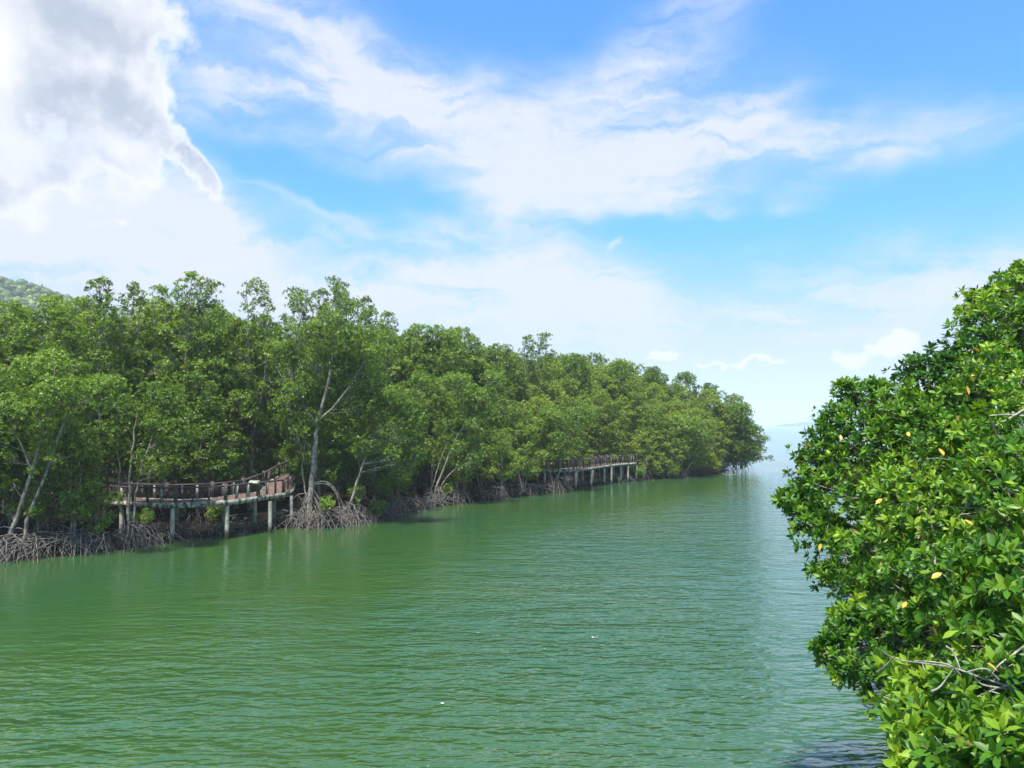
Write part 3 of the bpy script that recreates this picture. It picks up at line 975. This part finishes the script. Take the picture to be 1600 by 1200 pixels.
# ------------------------------------------------------------------ the forest on the left bank
rf = np.random.default_rng(21)
ENV = np.array([(-200, 490), (0, 480), (60, 474), (110, 470), (155, 468), (240, 455), (330, 448), (420, 470), (560, 482), (640, 505), (760, 532), (900, 552),
                (1000, 566), (1080, 582), (1125, 602), (1160, 640), (1180, 680), (1190, 700)], float)
walk_pts = np.concatenate([(line1[:, :2] + back1[:, :2]) / 2, (line2[:, :2] + back2[:, :2]) / 2])
shore_fine, _ = resample(np.column_stack([SH[3:28], np.zeros(25)]), 2.9)
tt = unit(np.gradient(shore_fine[:, :2], axis=0)); inl = np.column_stack([-tt[:, 1], tt[:, 0]])
GOLD = [(-20.5, 41), (-24, 38)]
customs_xy = [o.location.copy() for o in col.objects if o.name.startswith('mangrove_tree')]


def zone(u):
    if u < 110: return 'at the far left edge'
    if u < 280: return 'behind the left half of the near walkway'
    if u < 470: return 'behind the bulge of the near walkway'
    if u < 690: return 'between the big grey trunk and the forked one'
    if u < 860: return 'right of the forked leaning trunk'
    if u < 1000: return 'behind the far walkway'
    return 'beyond the far walkway'


ORD = 'first second third fourth fifth sixth seventh eighth ninth tenth eleventh twelfth thirteenth fourteenth fifteenth sixteenth'.split()
placed_rows = []
placed = []
cands = []
for row, (off, hlo, hhi) in enumerate([(1.3, 5.5, 7.5), (4.0, 8.5, 10.5), (7.0, 11, 13), (10.5, 12.5, 14.5), (14.5, 14, 16), (19.5, 14.5, 17), (9.0, 4.5, 6.0), (13.0, 5.0, 7.0), (17.0, 5.5, 7.5), (22.0, 6.5, 8.5), (28.0, 8, 10)]):
    for i in range(len(shore_fine)):
        jx = shore_fine[i, :2] + inl[i] * (off + rf.normal(0, 0.5)) + tt[i] * rf.normal(0, 0.6)
        cands.append((row, jx[0], jx[1], rf.uniform(hlo, hhi)))
for row, x, y, h in cands:
    if y < 24: continue
    u = 800 + 1200 * x / y
    if u < -90 or u > 1175: continue
    if row in (4, 5) and u > 1110: continue
    if row >= 6 and (u > 1050 or (row >= 9 and u > 700)): continue
    q = np.array([[x, y]])
    if land_dist(q)[0] < (0.3 if u > 900 else 0.8): continue
    dw = np.linalg.norm(walk_pts - q, axis=1).min()
    if dw < 2.0: continue
    # keep the view to the near walkway and the far walkway open
    infront1 = (120 < u < 475) and y < np.interp(x, line1[:40, 0], line1[:40, 1]) + 1.0 if x < -14.5 else False
    if infront1: continue
    infront2 = 875 < u < 1000 and dw < 6 and y < 600 and (x > np.interp(y, line2[18:, 1], line2[18:, 0]) - 1.0)
    if infront2: continue
    if placed and min((px - x) ** 2 + (py - y) ** 2 for px, py in placed) < (1.9 if row < 3 else 2.3) ** 2: continue
    if any((c.x - x) ** 2 + (c.y - y) ** 2 < 1.7 ** 2 for c in customs_xy): continue
    cap = CAM_H + (664 - np.interp(u, ENV[:, 0], ENV[:, 1])) * y / 1200.0 + 0.35
    h = min(h, cap)
    if h < 3.0: continue
    far_ = y > 80
    kind = 'far' if (far_ and row >= 1) else ('low' if h < 8.8 else 'mid' if h < 12.4 else 'tall')
    if far_ and h < 8.8: kind = 'shore' if u > 1000 else 'low'
    placed.append((x, y))
    z = zone(u)
    e = place_tree(x, y, h, kind, 'x', 'x', rf, with_roots=row < 3)
    placed_rows.append((z, 0 if row == 0 else 1 if row in (1, 2) else 3 if row >= 6 else 2, u, e))
KINDS = ['waterside mangroves', 'mid-height mangroves', 'tall deep-forest mangroves', 'shaded understorey mangroves']
for z in sorted({p_[0] for p_ in placed_rows}):
    for k in range(4):
        lst = sorted([p_ for p_ in placed_rows if p_[0] == z and p_[1] == k], key=lambda p_: p_[2])
        for i, p_ in enumerate(lst):
            o = p_[3]
            o['group'] = KINDS[k] + ' ' + z
            if k < 2 and i < len(ORD): o['label'] = ORD[i] + ' from left of the ' + KINDS[k] + ' ' + z
            elif k == 2 and len(lst) <= len(ORD): o['label'] = ORD[i] + ' from left of the tall mangroves ' + z
            elif k == 2: o['label'] = 'tall mangrove in the canopy ' + z
            elif k == 3: o['label'] = 'low mangrove in deep shade ' + z
            else: o['label'] = 'one of the rightmost ' + KINDS[k] + ' ' + z

# single treetops that stand out against the sky
TOPS = [(155, 432, 46.5, 'spiky narrow treetop standing alone at the left above the forest'), (215, 440, 50, 'rounded open treetop right of the spiky narrow one at left'),
        (245, 443, 51, 'bushy treetop just left of the tallest treetop'), (293, 420, 51.5, 'tallest treetop of the whole forest'), (322, 436, 53, 'treetop close on the right of the tallest one'),
        (396, 432, 53, 'loose airy treetop with sky showing through, alone right of the tallest one'), (470, 446, 54.5, 'left treetop of the airy group above the big grey trunk'),
        (500, 450, 56, 'low middle treetop of the airy group above the big grey trunk'), (532, 436, 55, 'highest treetop of the airy group above the big grey trunk'),
        (572, 462, 57, 'right end treetop of the airy group above the big grey trunk'), (606, 484, 58, 'small airy treetop where the skyline drops right of the big grey trunk'),
        (650, 492, 61, 'pointed treetop on the skyline above the long leaning trunk'), (690, 498, 64, 'treetop above the forked leaning trunk'), (735, 500, 67, 'broad treetop right of the forked leaning trunk'),
        (790, 518, 71, 'treetop left of the thin spiky pair on the skyline'), (826, 522, 74, 'left one of the thin spiky pair on the skyline'), (846, 518, 75, 'right one of the thin spiky pair on the skyline'),
        (898, 534, 79, 'treetop on the skyline above the left end of the far walkway'), (968, 548, 88, 'treetop on the skyline above the right end of the far walkway'),
        (1030, 556, 94, 'dark treetop on the skyline beyond the far walkway'), (1072, 566, 98, 'small spiky treetop at the start of the slope to the point'), (1106, 584, 102, 'last treetop before the canopy slopes to the sea')]
for (u, v, Y, lb) in TOPS:
    for _ in range(40):
        p = at(u, v, Y)
        if land_dist(np.array([[p.x, Y]]))[0] > 7.5: break
        Y += 0.5
    if 610 < u < 815 or u > 850: p.z -= 0.9 + (Y > 80) * 0.6
    place_tree(p.x, Y, p.z - 0.1, 'wispy' if (u < 610 or 815 < u < 850) else 'tall', lb, 'treetops on the skyline', rf, wide=1.05 if u != 293 else 1.15, with_roots=False)
# trees round the point
for (u, v, Y, lb) in [(1130, 632, 106, 'high rounded mangrove halfway down the canopy slope at the point'), (1158, 655, 108, 'mangrove at the seaward end of the point with crown dropping steeply'),
                      (1108, 610, 108, 'mangrove whose dome tops the canopy slope at the point'), (1145, 618, 112, 'rear mangrove behind the steep seaward edge of the point'),
                      (1085, 640, 101, 'bright mangrove dome low in front of the point canopy'), (1060, 650, 98, 'bright rounded mangrove just right of the far walkway, above the drooping one'),
                      (1165, 662, 112, 'outermost mangrove at the sea side of the point'), (1100, 690, 100.5, 'low mangrove with leaves near the water in front of the point'),
                      (1150, 690, 107, 'lowest bushy mangrove at the very tip of the point')]:
    p = at(u, v, Y)
    place_tree(p.x, Y, p.z, 'far' if p.z > 8 else 'shore', lb, 'mangroves at the end of the point', rf, wide=1.15)

# ------------------------------------------------------------------ tangle of stilt roots along the left bank
rr = np.random.default_rng(31)
root_paths = []
sf, _ = resample(np.column_stack([SH[3:26], np.zeros(23)]), 0.16)
tn = unit(np.gradient(sf[:, :2], axis=0)); inn = np.column_stack([-tn[:, 1], tn[:, 0]])
for i in range(len(sf)):
    x, y = sf[i, :2]
    if y < 26 or y > 116: continue
    u = 800 + 1200 * x / y
    if u < -80: continue
    under = -18.7 < x < -15 and 43 < y < 49
    clump = 0.5 + 0.5 * math.sin(i * 0.21) * math.sin(i * 0.077 + 1)
    n_ = int(rr.uniform(1.2, 3.0) + 2.2 * clump) if y < 60 else int(rr.uniform(0.4, 1.4) + 1.0 * clump) if y < 88 else int(rr.uniform(0.2, 1.25))
    if under: n_ = 2
    for _ in range(n_):
        zi = rr.uniform(0.35, 1.15) * (0.8 if under else 1)
        a = sf[i, :2] + inn[i] * rr.uniform(0.3, 2.2) + tn[i] * rr.normal(0, .5)
        sp = rr.normal(0, 0.9)
        e = sf[i, :2] + inn[i] * rr.uniform(-0.9, 0.5) + tn[i] * sp * 1.5
        t = np.linspace(0, 1, 6)
        pz = zi + 0.25 * np.sin(np.pi * t * 0.9) - (zi + 0.35) * t ** rr.uniform(1.6, 3)
        pts = np.column_stack([a[0] + (e[0] - a[0]) * t, a[1] + (e[1] - a[1]) * t, pz])
        pts[1:-1] += rr.normal(0, 0.05, (4, 3))
        r_ = rr.uniform(0.010, 0.028)
        root_paths.append((pts, np.linspace(r_, r_ * .6, 6)))
        if rr.random() < 0.6:
            k = rr.integers(1, 4)
            e2 = np.array([pts[k][0] + rr.normal(0, .4), pts[k][1] + rr.normal(0, .4), -0.3])
            root_paths.append((curve(pts[k], e2, rr, 4, .05, .12), np.linspace(r_ * .8, r_ * .5, 4)))
V, F = tubes(root_paths, 4)
tag(link('root_tangle', mesh_np('root_tangle', V, F, M_ROOT, smooth=True)), 'dense grey-brown tangle of stilt roots along the water edge of the left bank', 'roots', None, 'stuff')

# fallen branch in the water off the point
V, F = tubes([(smooth_poly([at(1068, 737, 104), at(1095, 736, 103.5), at(1118, 737, 102.5), at(1135, 741.5, 101), at(1152, 741.5, 100.5)], 3), np.linspace(.07, .03, 13))], 6)
tag(link('fallen_branch', mesh_np('fallen_branch', V, F, M_BARK, smooth=True)), 'thin bare branch lying in the water off the point', 'branch')

# ------------------------------------------------------------------ foreground mangroves at right
rn = np.random.default_rng(41)
LOBES = {
 'upper': [(1592, 452, 13, 34), (1545, 492, 13, 42), (1600, 520, 12.2, 60), (1522, 548, 12.5, 42), (1565, 600, 11.5, 66), (1478, 588, 12.6, 46), (1612, 665, 10.6, 72),
           (1500, 640, 12, 55), (1640, 560, 12.5, 80), (1650, 470, 13, 60), (1440, 592, 13, 36), (1540, 470, 13.4, 22), (1597, 425, 13.6, 16), (1680, 600, 12, 90)],
 'outer': [(1402, 640, 12.3, 42), (1348, 640, 13, 40), (1322, 612, 13.2, 18), (1302, 672, 13, 36), (1372, 700, 12.2, 58), (1292, 712, 13, 38), (1278, 752, 12.8, 34), (1240, 785, 12.9, 22),
           (1258, 800, 12.6, 28), (1330, 775, 12, 60), (1275, 828, 12.2, 34), (1312, 862, 11.6, 42), (1277, 896, 11.7, 13), (1440, 700, 11.6, 60), (1262, 720, 13, 14), (1375, 608, 13, 14), (1225, 782, 13, 10),
           (1300, 900, 11.4, 22), (1385, 790, 11.6, 60)],
 'middle': [(1420, 790, 10.5, 74), (1525, 730, 10.4, 80), (1390, 872, 10.2, 72), (1480, 840, 9.6, 80), (1560, 800, 9.2, 85), (1352, 935, 10.6, 42), (1350, 1000, 9.8, 42), (1308, 1018, 9.7, 26),
            (1284, 1020, 9.8, 12), (1440, 930, 9.2, 80), (1415, 1000, 8.9, 66), (1610, 740, 9.6, 80), (1470, 1000, 9.0, 80), (1380, 1058, 8.8, 46), (1325, 1048, 9.4, 24), (1620, 860, 9, 90), (1330, 975, 10, 30)],
 'near': [(1530, 930, 8.0, 85), (1600, 930, 7.2, 90), (1545, 1010, 7.4, 75), (1450, 1085, 7.5, 60), (1425, 1125, 6.8, 36), (1560, 1115, 6.3, 90), (1462, 1185, 6.0, 54), (1535, 1215, 5.6, 85), (1620, 1040, 6.6, 90),
          (1440, 1210, 6.0, 34), (1620, 1200, 5.2, 100), (1500, 1140, 6.4, 60), (1610, 800, 7.6, 22)],
}
TR = {'upper': ((10.8, 14.5), 'tallest mangrove at the right edge, its top rising against the sky', M_LEAF_N),
      'outer': ((9.6, 13.0), 'glossy green mangrove at right that reaches farthest left over the channel', M_LEAF_N),
      'middle': ((9.2, 9.6), 'dense dark green mangrove in the middle of the right side with yellowed leaves', M_LEAF_N),
      'near': ((8.9, 6.4), 'nearest mangrove at the lower right corner with large leaves and bare twigs', M_LEAF_N)}
leaf_slots = {}
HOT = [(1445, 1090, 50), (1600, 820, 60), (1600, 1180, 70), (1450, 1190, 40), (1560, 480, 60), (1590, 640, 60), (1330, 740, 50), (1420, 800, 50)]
for key, lobes in LOBES.items():
    (bx, by), lb, mat = TR[key]
    base = empty('mangrove_tree', (bx, by, 0.3), lb, 'tree', None)
    o0 = np.array([bx, by, 0.3])
    Cs, As, limbs, Ts = [], [], [], []
    fork = np.array([bx - 0.9, by, 3.0])
    limbs.append((smooth_poly([(bx, by, -0.3), (bx - .2, by + .1, 1.4), tuple(fork)], 4), np.linspace(.16, .12, 9)))
    for (u, v, d, rp) in lobes:
        c = np.array(at(u, v, d)); r = rp * d / FPX
        Lc = np.linalg.norm(c - fork)
        p = curve(fork + rn.normal(0, .12, 3), c, rn, 8, 0.04, 0.05)
        limbs.append((p, np.linspace(.05, .012, 8)))
        for _ in range(int(12 + r * 26)):
            e = c + unit(rn.normal(0, 1, 3)) * r * rn.uniform(0.55, 1.02)
            s_ = p[rn.integers(4, 8)] * .5 + c * .5 + rn.normal(0, r * .2, 3)
            limbs.append((curve(s_, e, rn, 5, 0.12), np.linspace(rn.uniform(0.006, 0.014), 0.004, 5)))
        n_ = int(235 * r * r * 4 * 0.33 * (1.45 if r < .3 else 1.0)) + 10
        C, A = puff_points(c, r, n_, rn, flat=0.95, upbias=0.55)
        Cs.append(C); As.append(A)
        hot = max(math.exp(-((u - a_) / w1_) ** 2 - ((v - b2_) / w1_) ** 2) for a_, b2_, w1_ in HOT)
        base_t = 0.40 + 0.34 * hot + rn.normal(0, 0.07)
        Ts += [np.full(n_, base_t), np.full(int(n_ * 0.7), base_t - 0.12)]  # deeper leaves darker: the crown's inner shade is put into their tone
        # deeper, sparser leaves keep the crown from being see-through
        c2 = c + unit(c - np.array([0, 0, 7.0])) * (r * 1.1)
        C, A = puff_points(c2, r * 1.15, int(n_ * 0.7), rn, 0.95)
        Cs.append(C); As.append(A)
    C = np.concatenate(Cs); A = np.concatenate(As)
    keep = C[:, 2] > 0.4
    C, A = C[keep], A[keep]
    T0 = np.concatenate(Ts)[keep]
    nl = 8
    B, D, Nn, S = leaf_frames(C, A, nl, rn, 18, 88, 0.05)
    nL = len(B)
    big = 0.125 if key == 'near' else 0.115
    size = np.repeat(rn.uniform(0.55, 1.2, len(C)), nl)[:, None]
    l = big * size * rn.uniform(0.85, 1.15, (nL, 1)); w_ = l * rn.uniform(0.36, 0.46, (nL, 1))
    bend = rn.uniform(0.0, 0.22, (nL, 1)); fold = rn.uniform(0.02, 0.22, (nL, 1))
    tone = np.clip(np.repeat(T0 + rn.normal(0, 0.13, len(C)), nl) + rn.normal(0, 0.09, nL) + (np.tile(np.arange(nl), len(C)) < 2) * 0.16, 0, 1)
    tone = np.where(rn.random(nL) < 0.006, rn.uniform(0.97, 1.0, nL), np.minimum(tone, 0.93))
    # the 300 leaves that show largest: nearest ones inside the frame, facing the camera, outermost along their line of sight
    tipc = B + D * l * .5
    rel = tipc - np.array([0, 0, CAM_H])
    cth, sth = math.cos(PITCH), math.sin(PITCH)
    zc = rel[:, 1] * cth + rel[:, 2] * sth
    uu = 800 + FPX * rel[:, 0] / zc; vv = 600 - FPX * (-rel[:, 1] * sth + rel[:, 2] * cth) / zc
    inframe = (uu > 4) & (uu < 1592) & (vv > 4) & (vv < 1194) & (zc > 1)
    cell = (np.floor(uu / 9).astype(int) * 1000 + np.floor(vv / 9).astype(int))
    order = np.argsort(zc)
    order = order[inframe[order]]
    _, first = np.unique(cell[order], return_index=True)
    front = order[first]
    facing = np.abs((Nn[front] * unit(rel[front])).sum(1))
    score = (l[front, 0] * w_[front, 0]) * facing / zc[front] ** 2
    sel = front[np.argsort(-score)[:288]]
    mask = np.ones(nL, bool); mask[sel] = False
    V, tri, quad = full_leaves(B[mask] - o0, D[mask], Nn[mask], S[mask], l[mask], w_[mask], bend[mask], fold[mask])
    tm = tone[mask]
    nt = len(tm)
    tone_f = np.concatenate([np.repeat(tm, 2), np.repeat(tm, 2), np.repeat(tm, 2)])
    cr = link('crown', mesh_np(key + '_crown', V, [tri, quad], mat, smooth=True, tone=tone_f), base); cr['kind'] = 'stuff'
    # single leaves share a few meshes
    protos = []
    for q in range(10):
        tq = np.quantile(tone[sel], (q + .5) / 10)
        one = np.array([[0.0, 0, 0]])
        Vq, tq3, qq = full_leaves(one, np.array([[0, 1.0, 0]]), np.array([[0, 0, 1.0]]), np.array([[1.0, 0, 0]]), np.array([[1.0]]), np.array([[0.42]]), np.array([[0.04 + 0.018 * q]]), np.array([[0.08 + .01 * q]]))
        protos.append(mesh_np('leaf', Vq, [tq3, qq], mat, smooth=True, tone=np.full(6, tq)))
    rank = np.argsort(np.argsort(tone[sel])) * 10 // len(sel)
    from mathutils import Matrix
    for j, i in enumerate(sel):
        o = bpy.data.objects.new('leaf', protos[rank[j]])
        m4 = Matrix(((S[i, 0], D[i, 0], Nn[i, 0]), (S[i, 1], D[i, 1], Nn[i, 1]), (S[i, 2], D[i, 2], Nn[i, 2]))).to_4x4()
        if m4.determinant() < 0:
            m4 = Matrix(((-S[i, 0], D[i, 0], Nn[i, 0]), (-S[i, 1], D[i, 1], Nn[i, 1]), (-S[i, 2], D[i, 2], Nn[i, 2]))).to_4x4()
        o.rotation_euler = m4.to_euler()
        o.location = Vector(B[i] - o0)
        s_ = float(l[i, 0]); o.scale = (s_, s_, s_)
        o.parent = base
        col.objects.link(o)
    V, F = tubes([(p, r_) for p, r_ in limbs], 5)
    link('trunk', mesh_np(key + '_trunk', V - o0, F, M_TWIG, smooth=True), base)
    leaf_slots[key] = (base, o0, uu, vv, zc)
    # stilt roots under the tree
    rp2 = []
    for i in range(22):
        a = rn.uniform(0, 6.28); z0 = rn.uniform(.4, 1.8); q = rn.uniform(.7, 2.0)
        t = np.linspace(0, 1, 6)
        rp2.append((np.column_stack([math.cos(a) * q * t, math.sin(a) * q * t, z0 + .2 * np.sin(np.pi * t) - (z0 + .9) * t ** 2]), np.linspace(.035, .025, 6)))
    V, F = tubes(rp2, 5)
    o = link('stilt_roots', mesh_np(key + '_roots', V, F, M_ROOT, smooth=True), base); o['kind'] = 'stuff'

# yellowed leaves
YL = [(1421, 682), (1475, 712), (1368, 788), (1384, 833), (1414, 846), (1521, 820), (1455, 904), (1463, 993), (1523, 596), (1514, 617), (1531, 550), (1314, 688), (1410, 950), (1281, 860), (1560, 1050)]
gold_me = None
for j, (u, v) in enumerate(YL):
    best = None
    for key, (base, o0, uu, vv, zc) in leaf_slots.items():
        near = (np.abs(uu - u) < 16) & (np.abs(vv - v) < 16)
        if near.any():
            z = np.partition(zc[near], min(2, near.sum() - 1))[min(2, near.sum() - 1)]
            if best is None or z < best[0]: best = (z, base, o0)
    if best is None: continue
    if gold_me is None:
        Vq, tq3, qq = full_leaves(np.array([[0.0, 0, 0]]), np.array([[0, 1.0, 0]]), np.array([[0, 0, 1.0]]), np.array([[1.0, 0, 0]]), np.array([[1.0]]), np.array([[0.45]]), np.array([[0.12]]), np.array([[0.1]]))
        gold_me = mesh_np('leaf', Vq, [tq3, qq], M_LEAF_GOLD, smooth=True, tone=np.full(6, .5))
    o = bpy.data.objects.new('leaf', gold_me)
    p = at(u, v, float(best[0]) - 0.22)
    o.location = p - Vector(best[2])
    o.rotation_euler = (R(rn.uniform(35, 80)), rn.uniform(-.5, .5), rn.uniform(-1.8, 1.8))
    s_ = rn.uniform(0.10, 0.13); o.scale = (s_, s_, s_)
    o.parent = best[1]; o['label'] = 'yellowed leaf'
    col.objects.link(o)

# bare grey branches that show between the leaves
DEAD = [('near', 6.0, [[(1375, 1015), (1400, 1030), (1440, 1036), (1490, 1044), (1530, 1058), (1575, 1072)], [(1395, 1028), (1382, 1042), (1372, 1050)], [(1490, 1044), (1470, 1072), (1456, 1080)],
                       [(1430, 1032), (1480, 1038), (1500, 1055)], [(1510, 1050), (1540, 1045), (1560, 1062)], [(1600, 1065), (1560, 1075), (1530, 1088), (1515, 1098)], [(1520, 1052), (1535, 1070), (1590, 1078)],
                       [(1500, 1045), (1490, 1020), (1478, 1010)], [(1545, 1060), (1560, 1040), (1580, 1025), (1600, 1010)], [(1545, 1080), (1562, 1085), (1575, 1100)]]),
        ('middle', 7.9, [[(1522, 845), (1545, 858), (1575, 872), (1600, 882)], [(1545, 825), (1560, 850), (1582, 868)], [(1540, 868), (1556, 864), (1575, 872)], [(1455, 852), (1460, 868), (1461, 882)]]),
        ('upper', 9.7, [[(1545, 650), (1570, 648), (1600, 650)], [(1555, 665), (1575, 655), (1600, 640)], [(1550, 660), (1560, 690), (1570, 720)]]),
        ('near', 5.5, [[(1460, 1150), (1478, 1175), (1492, 1200)], [(1440, 1165), (1465, 1180), (1490, 1198)]])]
for key, d, paths in DEAD:
    base, o0 = leaf_slots[key][:2]
    pl = []
    for pth in paths:
        q = smooth_poly([tuple(at(u, v, d + 0.05 * i + rn.normal(0, .03))) for i, (u, v) in enumerate(pth)], 4)
        pl.append((q, np.linspace(0.005, 0.013, len(q)) * d / 7.5))
    V, F = tubes(pl, 6)
    o = link('bare_branch', mesh_np('bare_branch', V - o0, F, M_TWIG, smooth=True), base)
    o['label'] = 'bare grey branch'

# mangroves close behind them; low hidden ones added for their dark reflection
for i, (x, y, h) in enumerate([(13.5, 17, 9.0), (15, 14, 9.5), (17.5, 21.5, 9.5), (13.2, 11.5, 9.0), (21, 25, 10), (17, 17, 10), (11.6, 20.0, 7.2), (13.6, 24.5, 7.6), (10.8, 16.8, 6.0), (12.4, 22.2, 7.4), (10.3, 18.4, 5.8), (9.9, 17.0, 5.2)]):
    place_tree(x, y, h, 'mid' if h > 8 else 'shore', 'mangrove on the right bank behind the large-leaved ones', 'mangroves behind the right-hand foliage', rf)

# ------------------------------------------------------------------ far hill and islet
def hill(name, label, cx, cy, rx, ry, h, mat, seed, n=60):
    rng = np.random.default_rng(seed)
    g = np.linspace(-1, 1, n)
    A_, B_ = np.meshgrid(g, g)
    rr_ = np.sqrt(A_ ** 2 + B_ ** 2)
    z = h * np.clip(1 - rr_, 0, 1) ** 0.8 * (1 + .10 * np.sin(A_ * 7 + seed) + .08 * np.sin(B_ * 9)) + rng.normal(0, h * .006, A_.shape) - 2
    V = np.column_stack([(A_ * rx + cx).ravel(), (B_ * ry + cy).ravel(), z.ravel()])
    i, j = np.meshgrid(np.arange(n - 1), np.arange(n - 1)); i, j = i.ravel(), j.ravel()
    F = np.stack([j * n + i, j * n + i + 1, (j + 1) * n + i + 1, (j + 1) * n + i], 1)
    o = link(name, mesh_np(name, V, F, mat, smooth=True))
    tag(o, label, None, None, 'structure')
    return o, V


M_HILL = bark_mat('wooded_hillside', (0.035, 0.075, 0.020), (0.11, 0.15, 0.05), 0.08)
hl, HV = hill('hill', 'wooded hill beyond the forest at far left', -520, 585, 320, 260, 164, M_HILL, 4)
hill('islet', 'faint low headland on the sea horizon at right', 1290, 3050, 260, 200, 34, M_HILL, 2, 30)
# the wood on the hill: lumpy crowns
rh = np.random.default_rng(51)
ico_v = []
ring = 7
for zz, rr0 in ((-.2, .8), (.25, 1.0), (.65, .75), (.95, .3)):
    for k in range(ring):
        a = k * 2 * math.pi / ring + zz
        ico_v.append((math.cos(a) * rr0, math.sin(a) * rr0, zz))
ico_v = np.array(ico_v + [(0, 0, 1.08)])
ico_f = []
for q in range(3):
    for k in range(ring):
        ico_f.append((q * ring + k, q * ring + (k + 1) % ring, (q + 1) * ring + (k + 1) % ring, (q + 1) * ring + k))
ico_f = np.array(ico_f)
cap_f = np.array([(3 * ring + k, 3 * ring + (k + 1) % ring, 4 * ring) for k in range(ring)])
vis = HV[(HV[:, 2] > 36)]
N = 9000
pk = vis[rh.integers(len(vis), size=N)] + np.column_stack([rh.normal(0, 4, N), rh.normal(0, 4, N), np.zeros(N)])
sz = rh.uniform(1.8, 4.2, N)
V = pk[:, None] + ico_v[None] * sz[:, None, None] * (1 + rh.normal(0, .16, (N, len(ico_v), 1)))
off = (np.arange(N) * len(ico_v))[:, None, None]
tn_ = np.clip(rh.normal(.5, .2, N), 0, 1)
tone_f = np.concatenate([np.repeat(tn_, len(ico_f)), np.repeat(tn_, ring)])
tag(link('far_wood', mesh_np('far_wood', V.reshape(-1, 3), [(ico_f[None] + off).reshape(-1, 4), (cap_f[None] + off).reshape(-1, 3)], M_LEAF, tone=tone_f)),
    'dense wood covering the far hill', 'wood', None, 'stuff')

# ------------------------------------------------------------------ air
HAZE = True
if HAZE:
    mh = bpy.data.materials.new('sea_haze'); mh.use_nodes = True
    nn = mh.node_tree
    nn.nodes.remove(nn.nodes['Principled BSDF'])
    pv = nn.nodes.new('ShaderNodeVolumePrincipled')
    pv.inputs['Color'].default_value = (0.95, 0.95, 1.0, 1)
    pv.inputs['Density'].default_value = 0.00035
    pv.inputs['Anisotropy'].default_value = 0.2
    nn.links.new(pv.outputs[0], nn.nodes['Material Output'].inputs['Volume'])
    x, y0, y1, z0, z1 = 9200, -600, 9200, -3.0, 160
    V = np.array([[a, b_, c] for c in (z0, z1) for b_ in (y0, y1) for a in (-x, x)], float)
    F = np.array([[0, 2, 3, 1], [4, 5, 7, 6], [0, 1, 5, 4], [2, 6, 7, 3], [0, 4, 6, 2], [1, 3, 7, 5]])
    tag(link('haze', mesh_np('haze', V, F, mh)), 'thin sea haze', None, None, 'stuff')
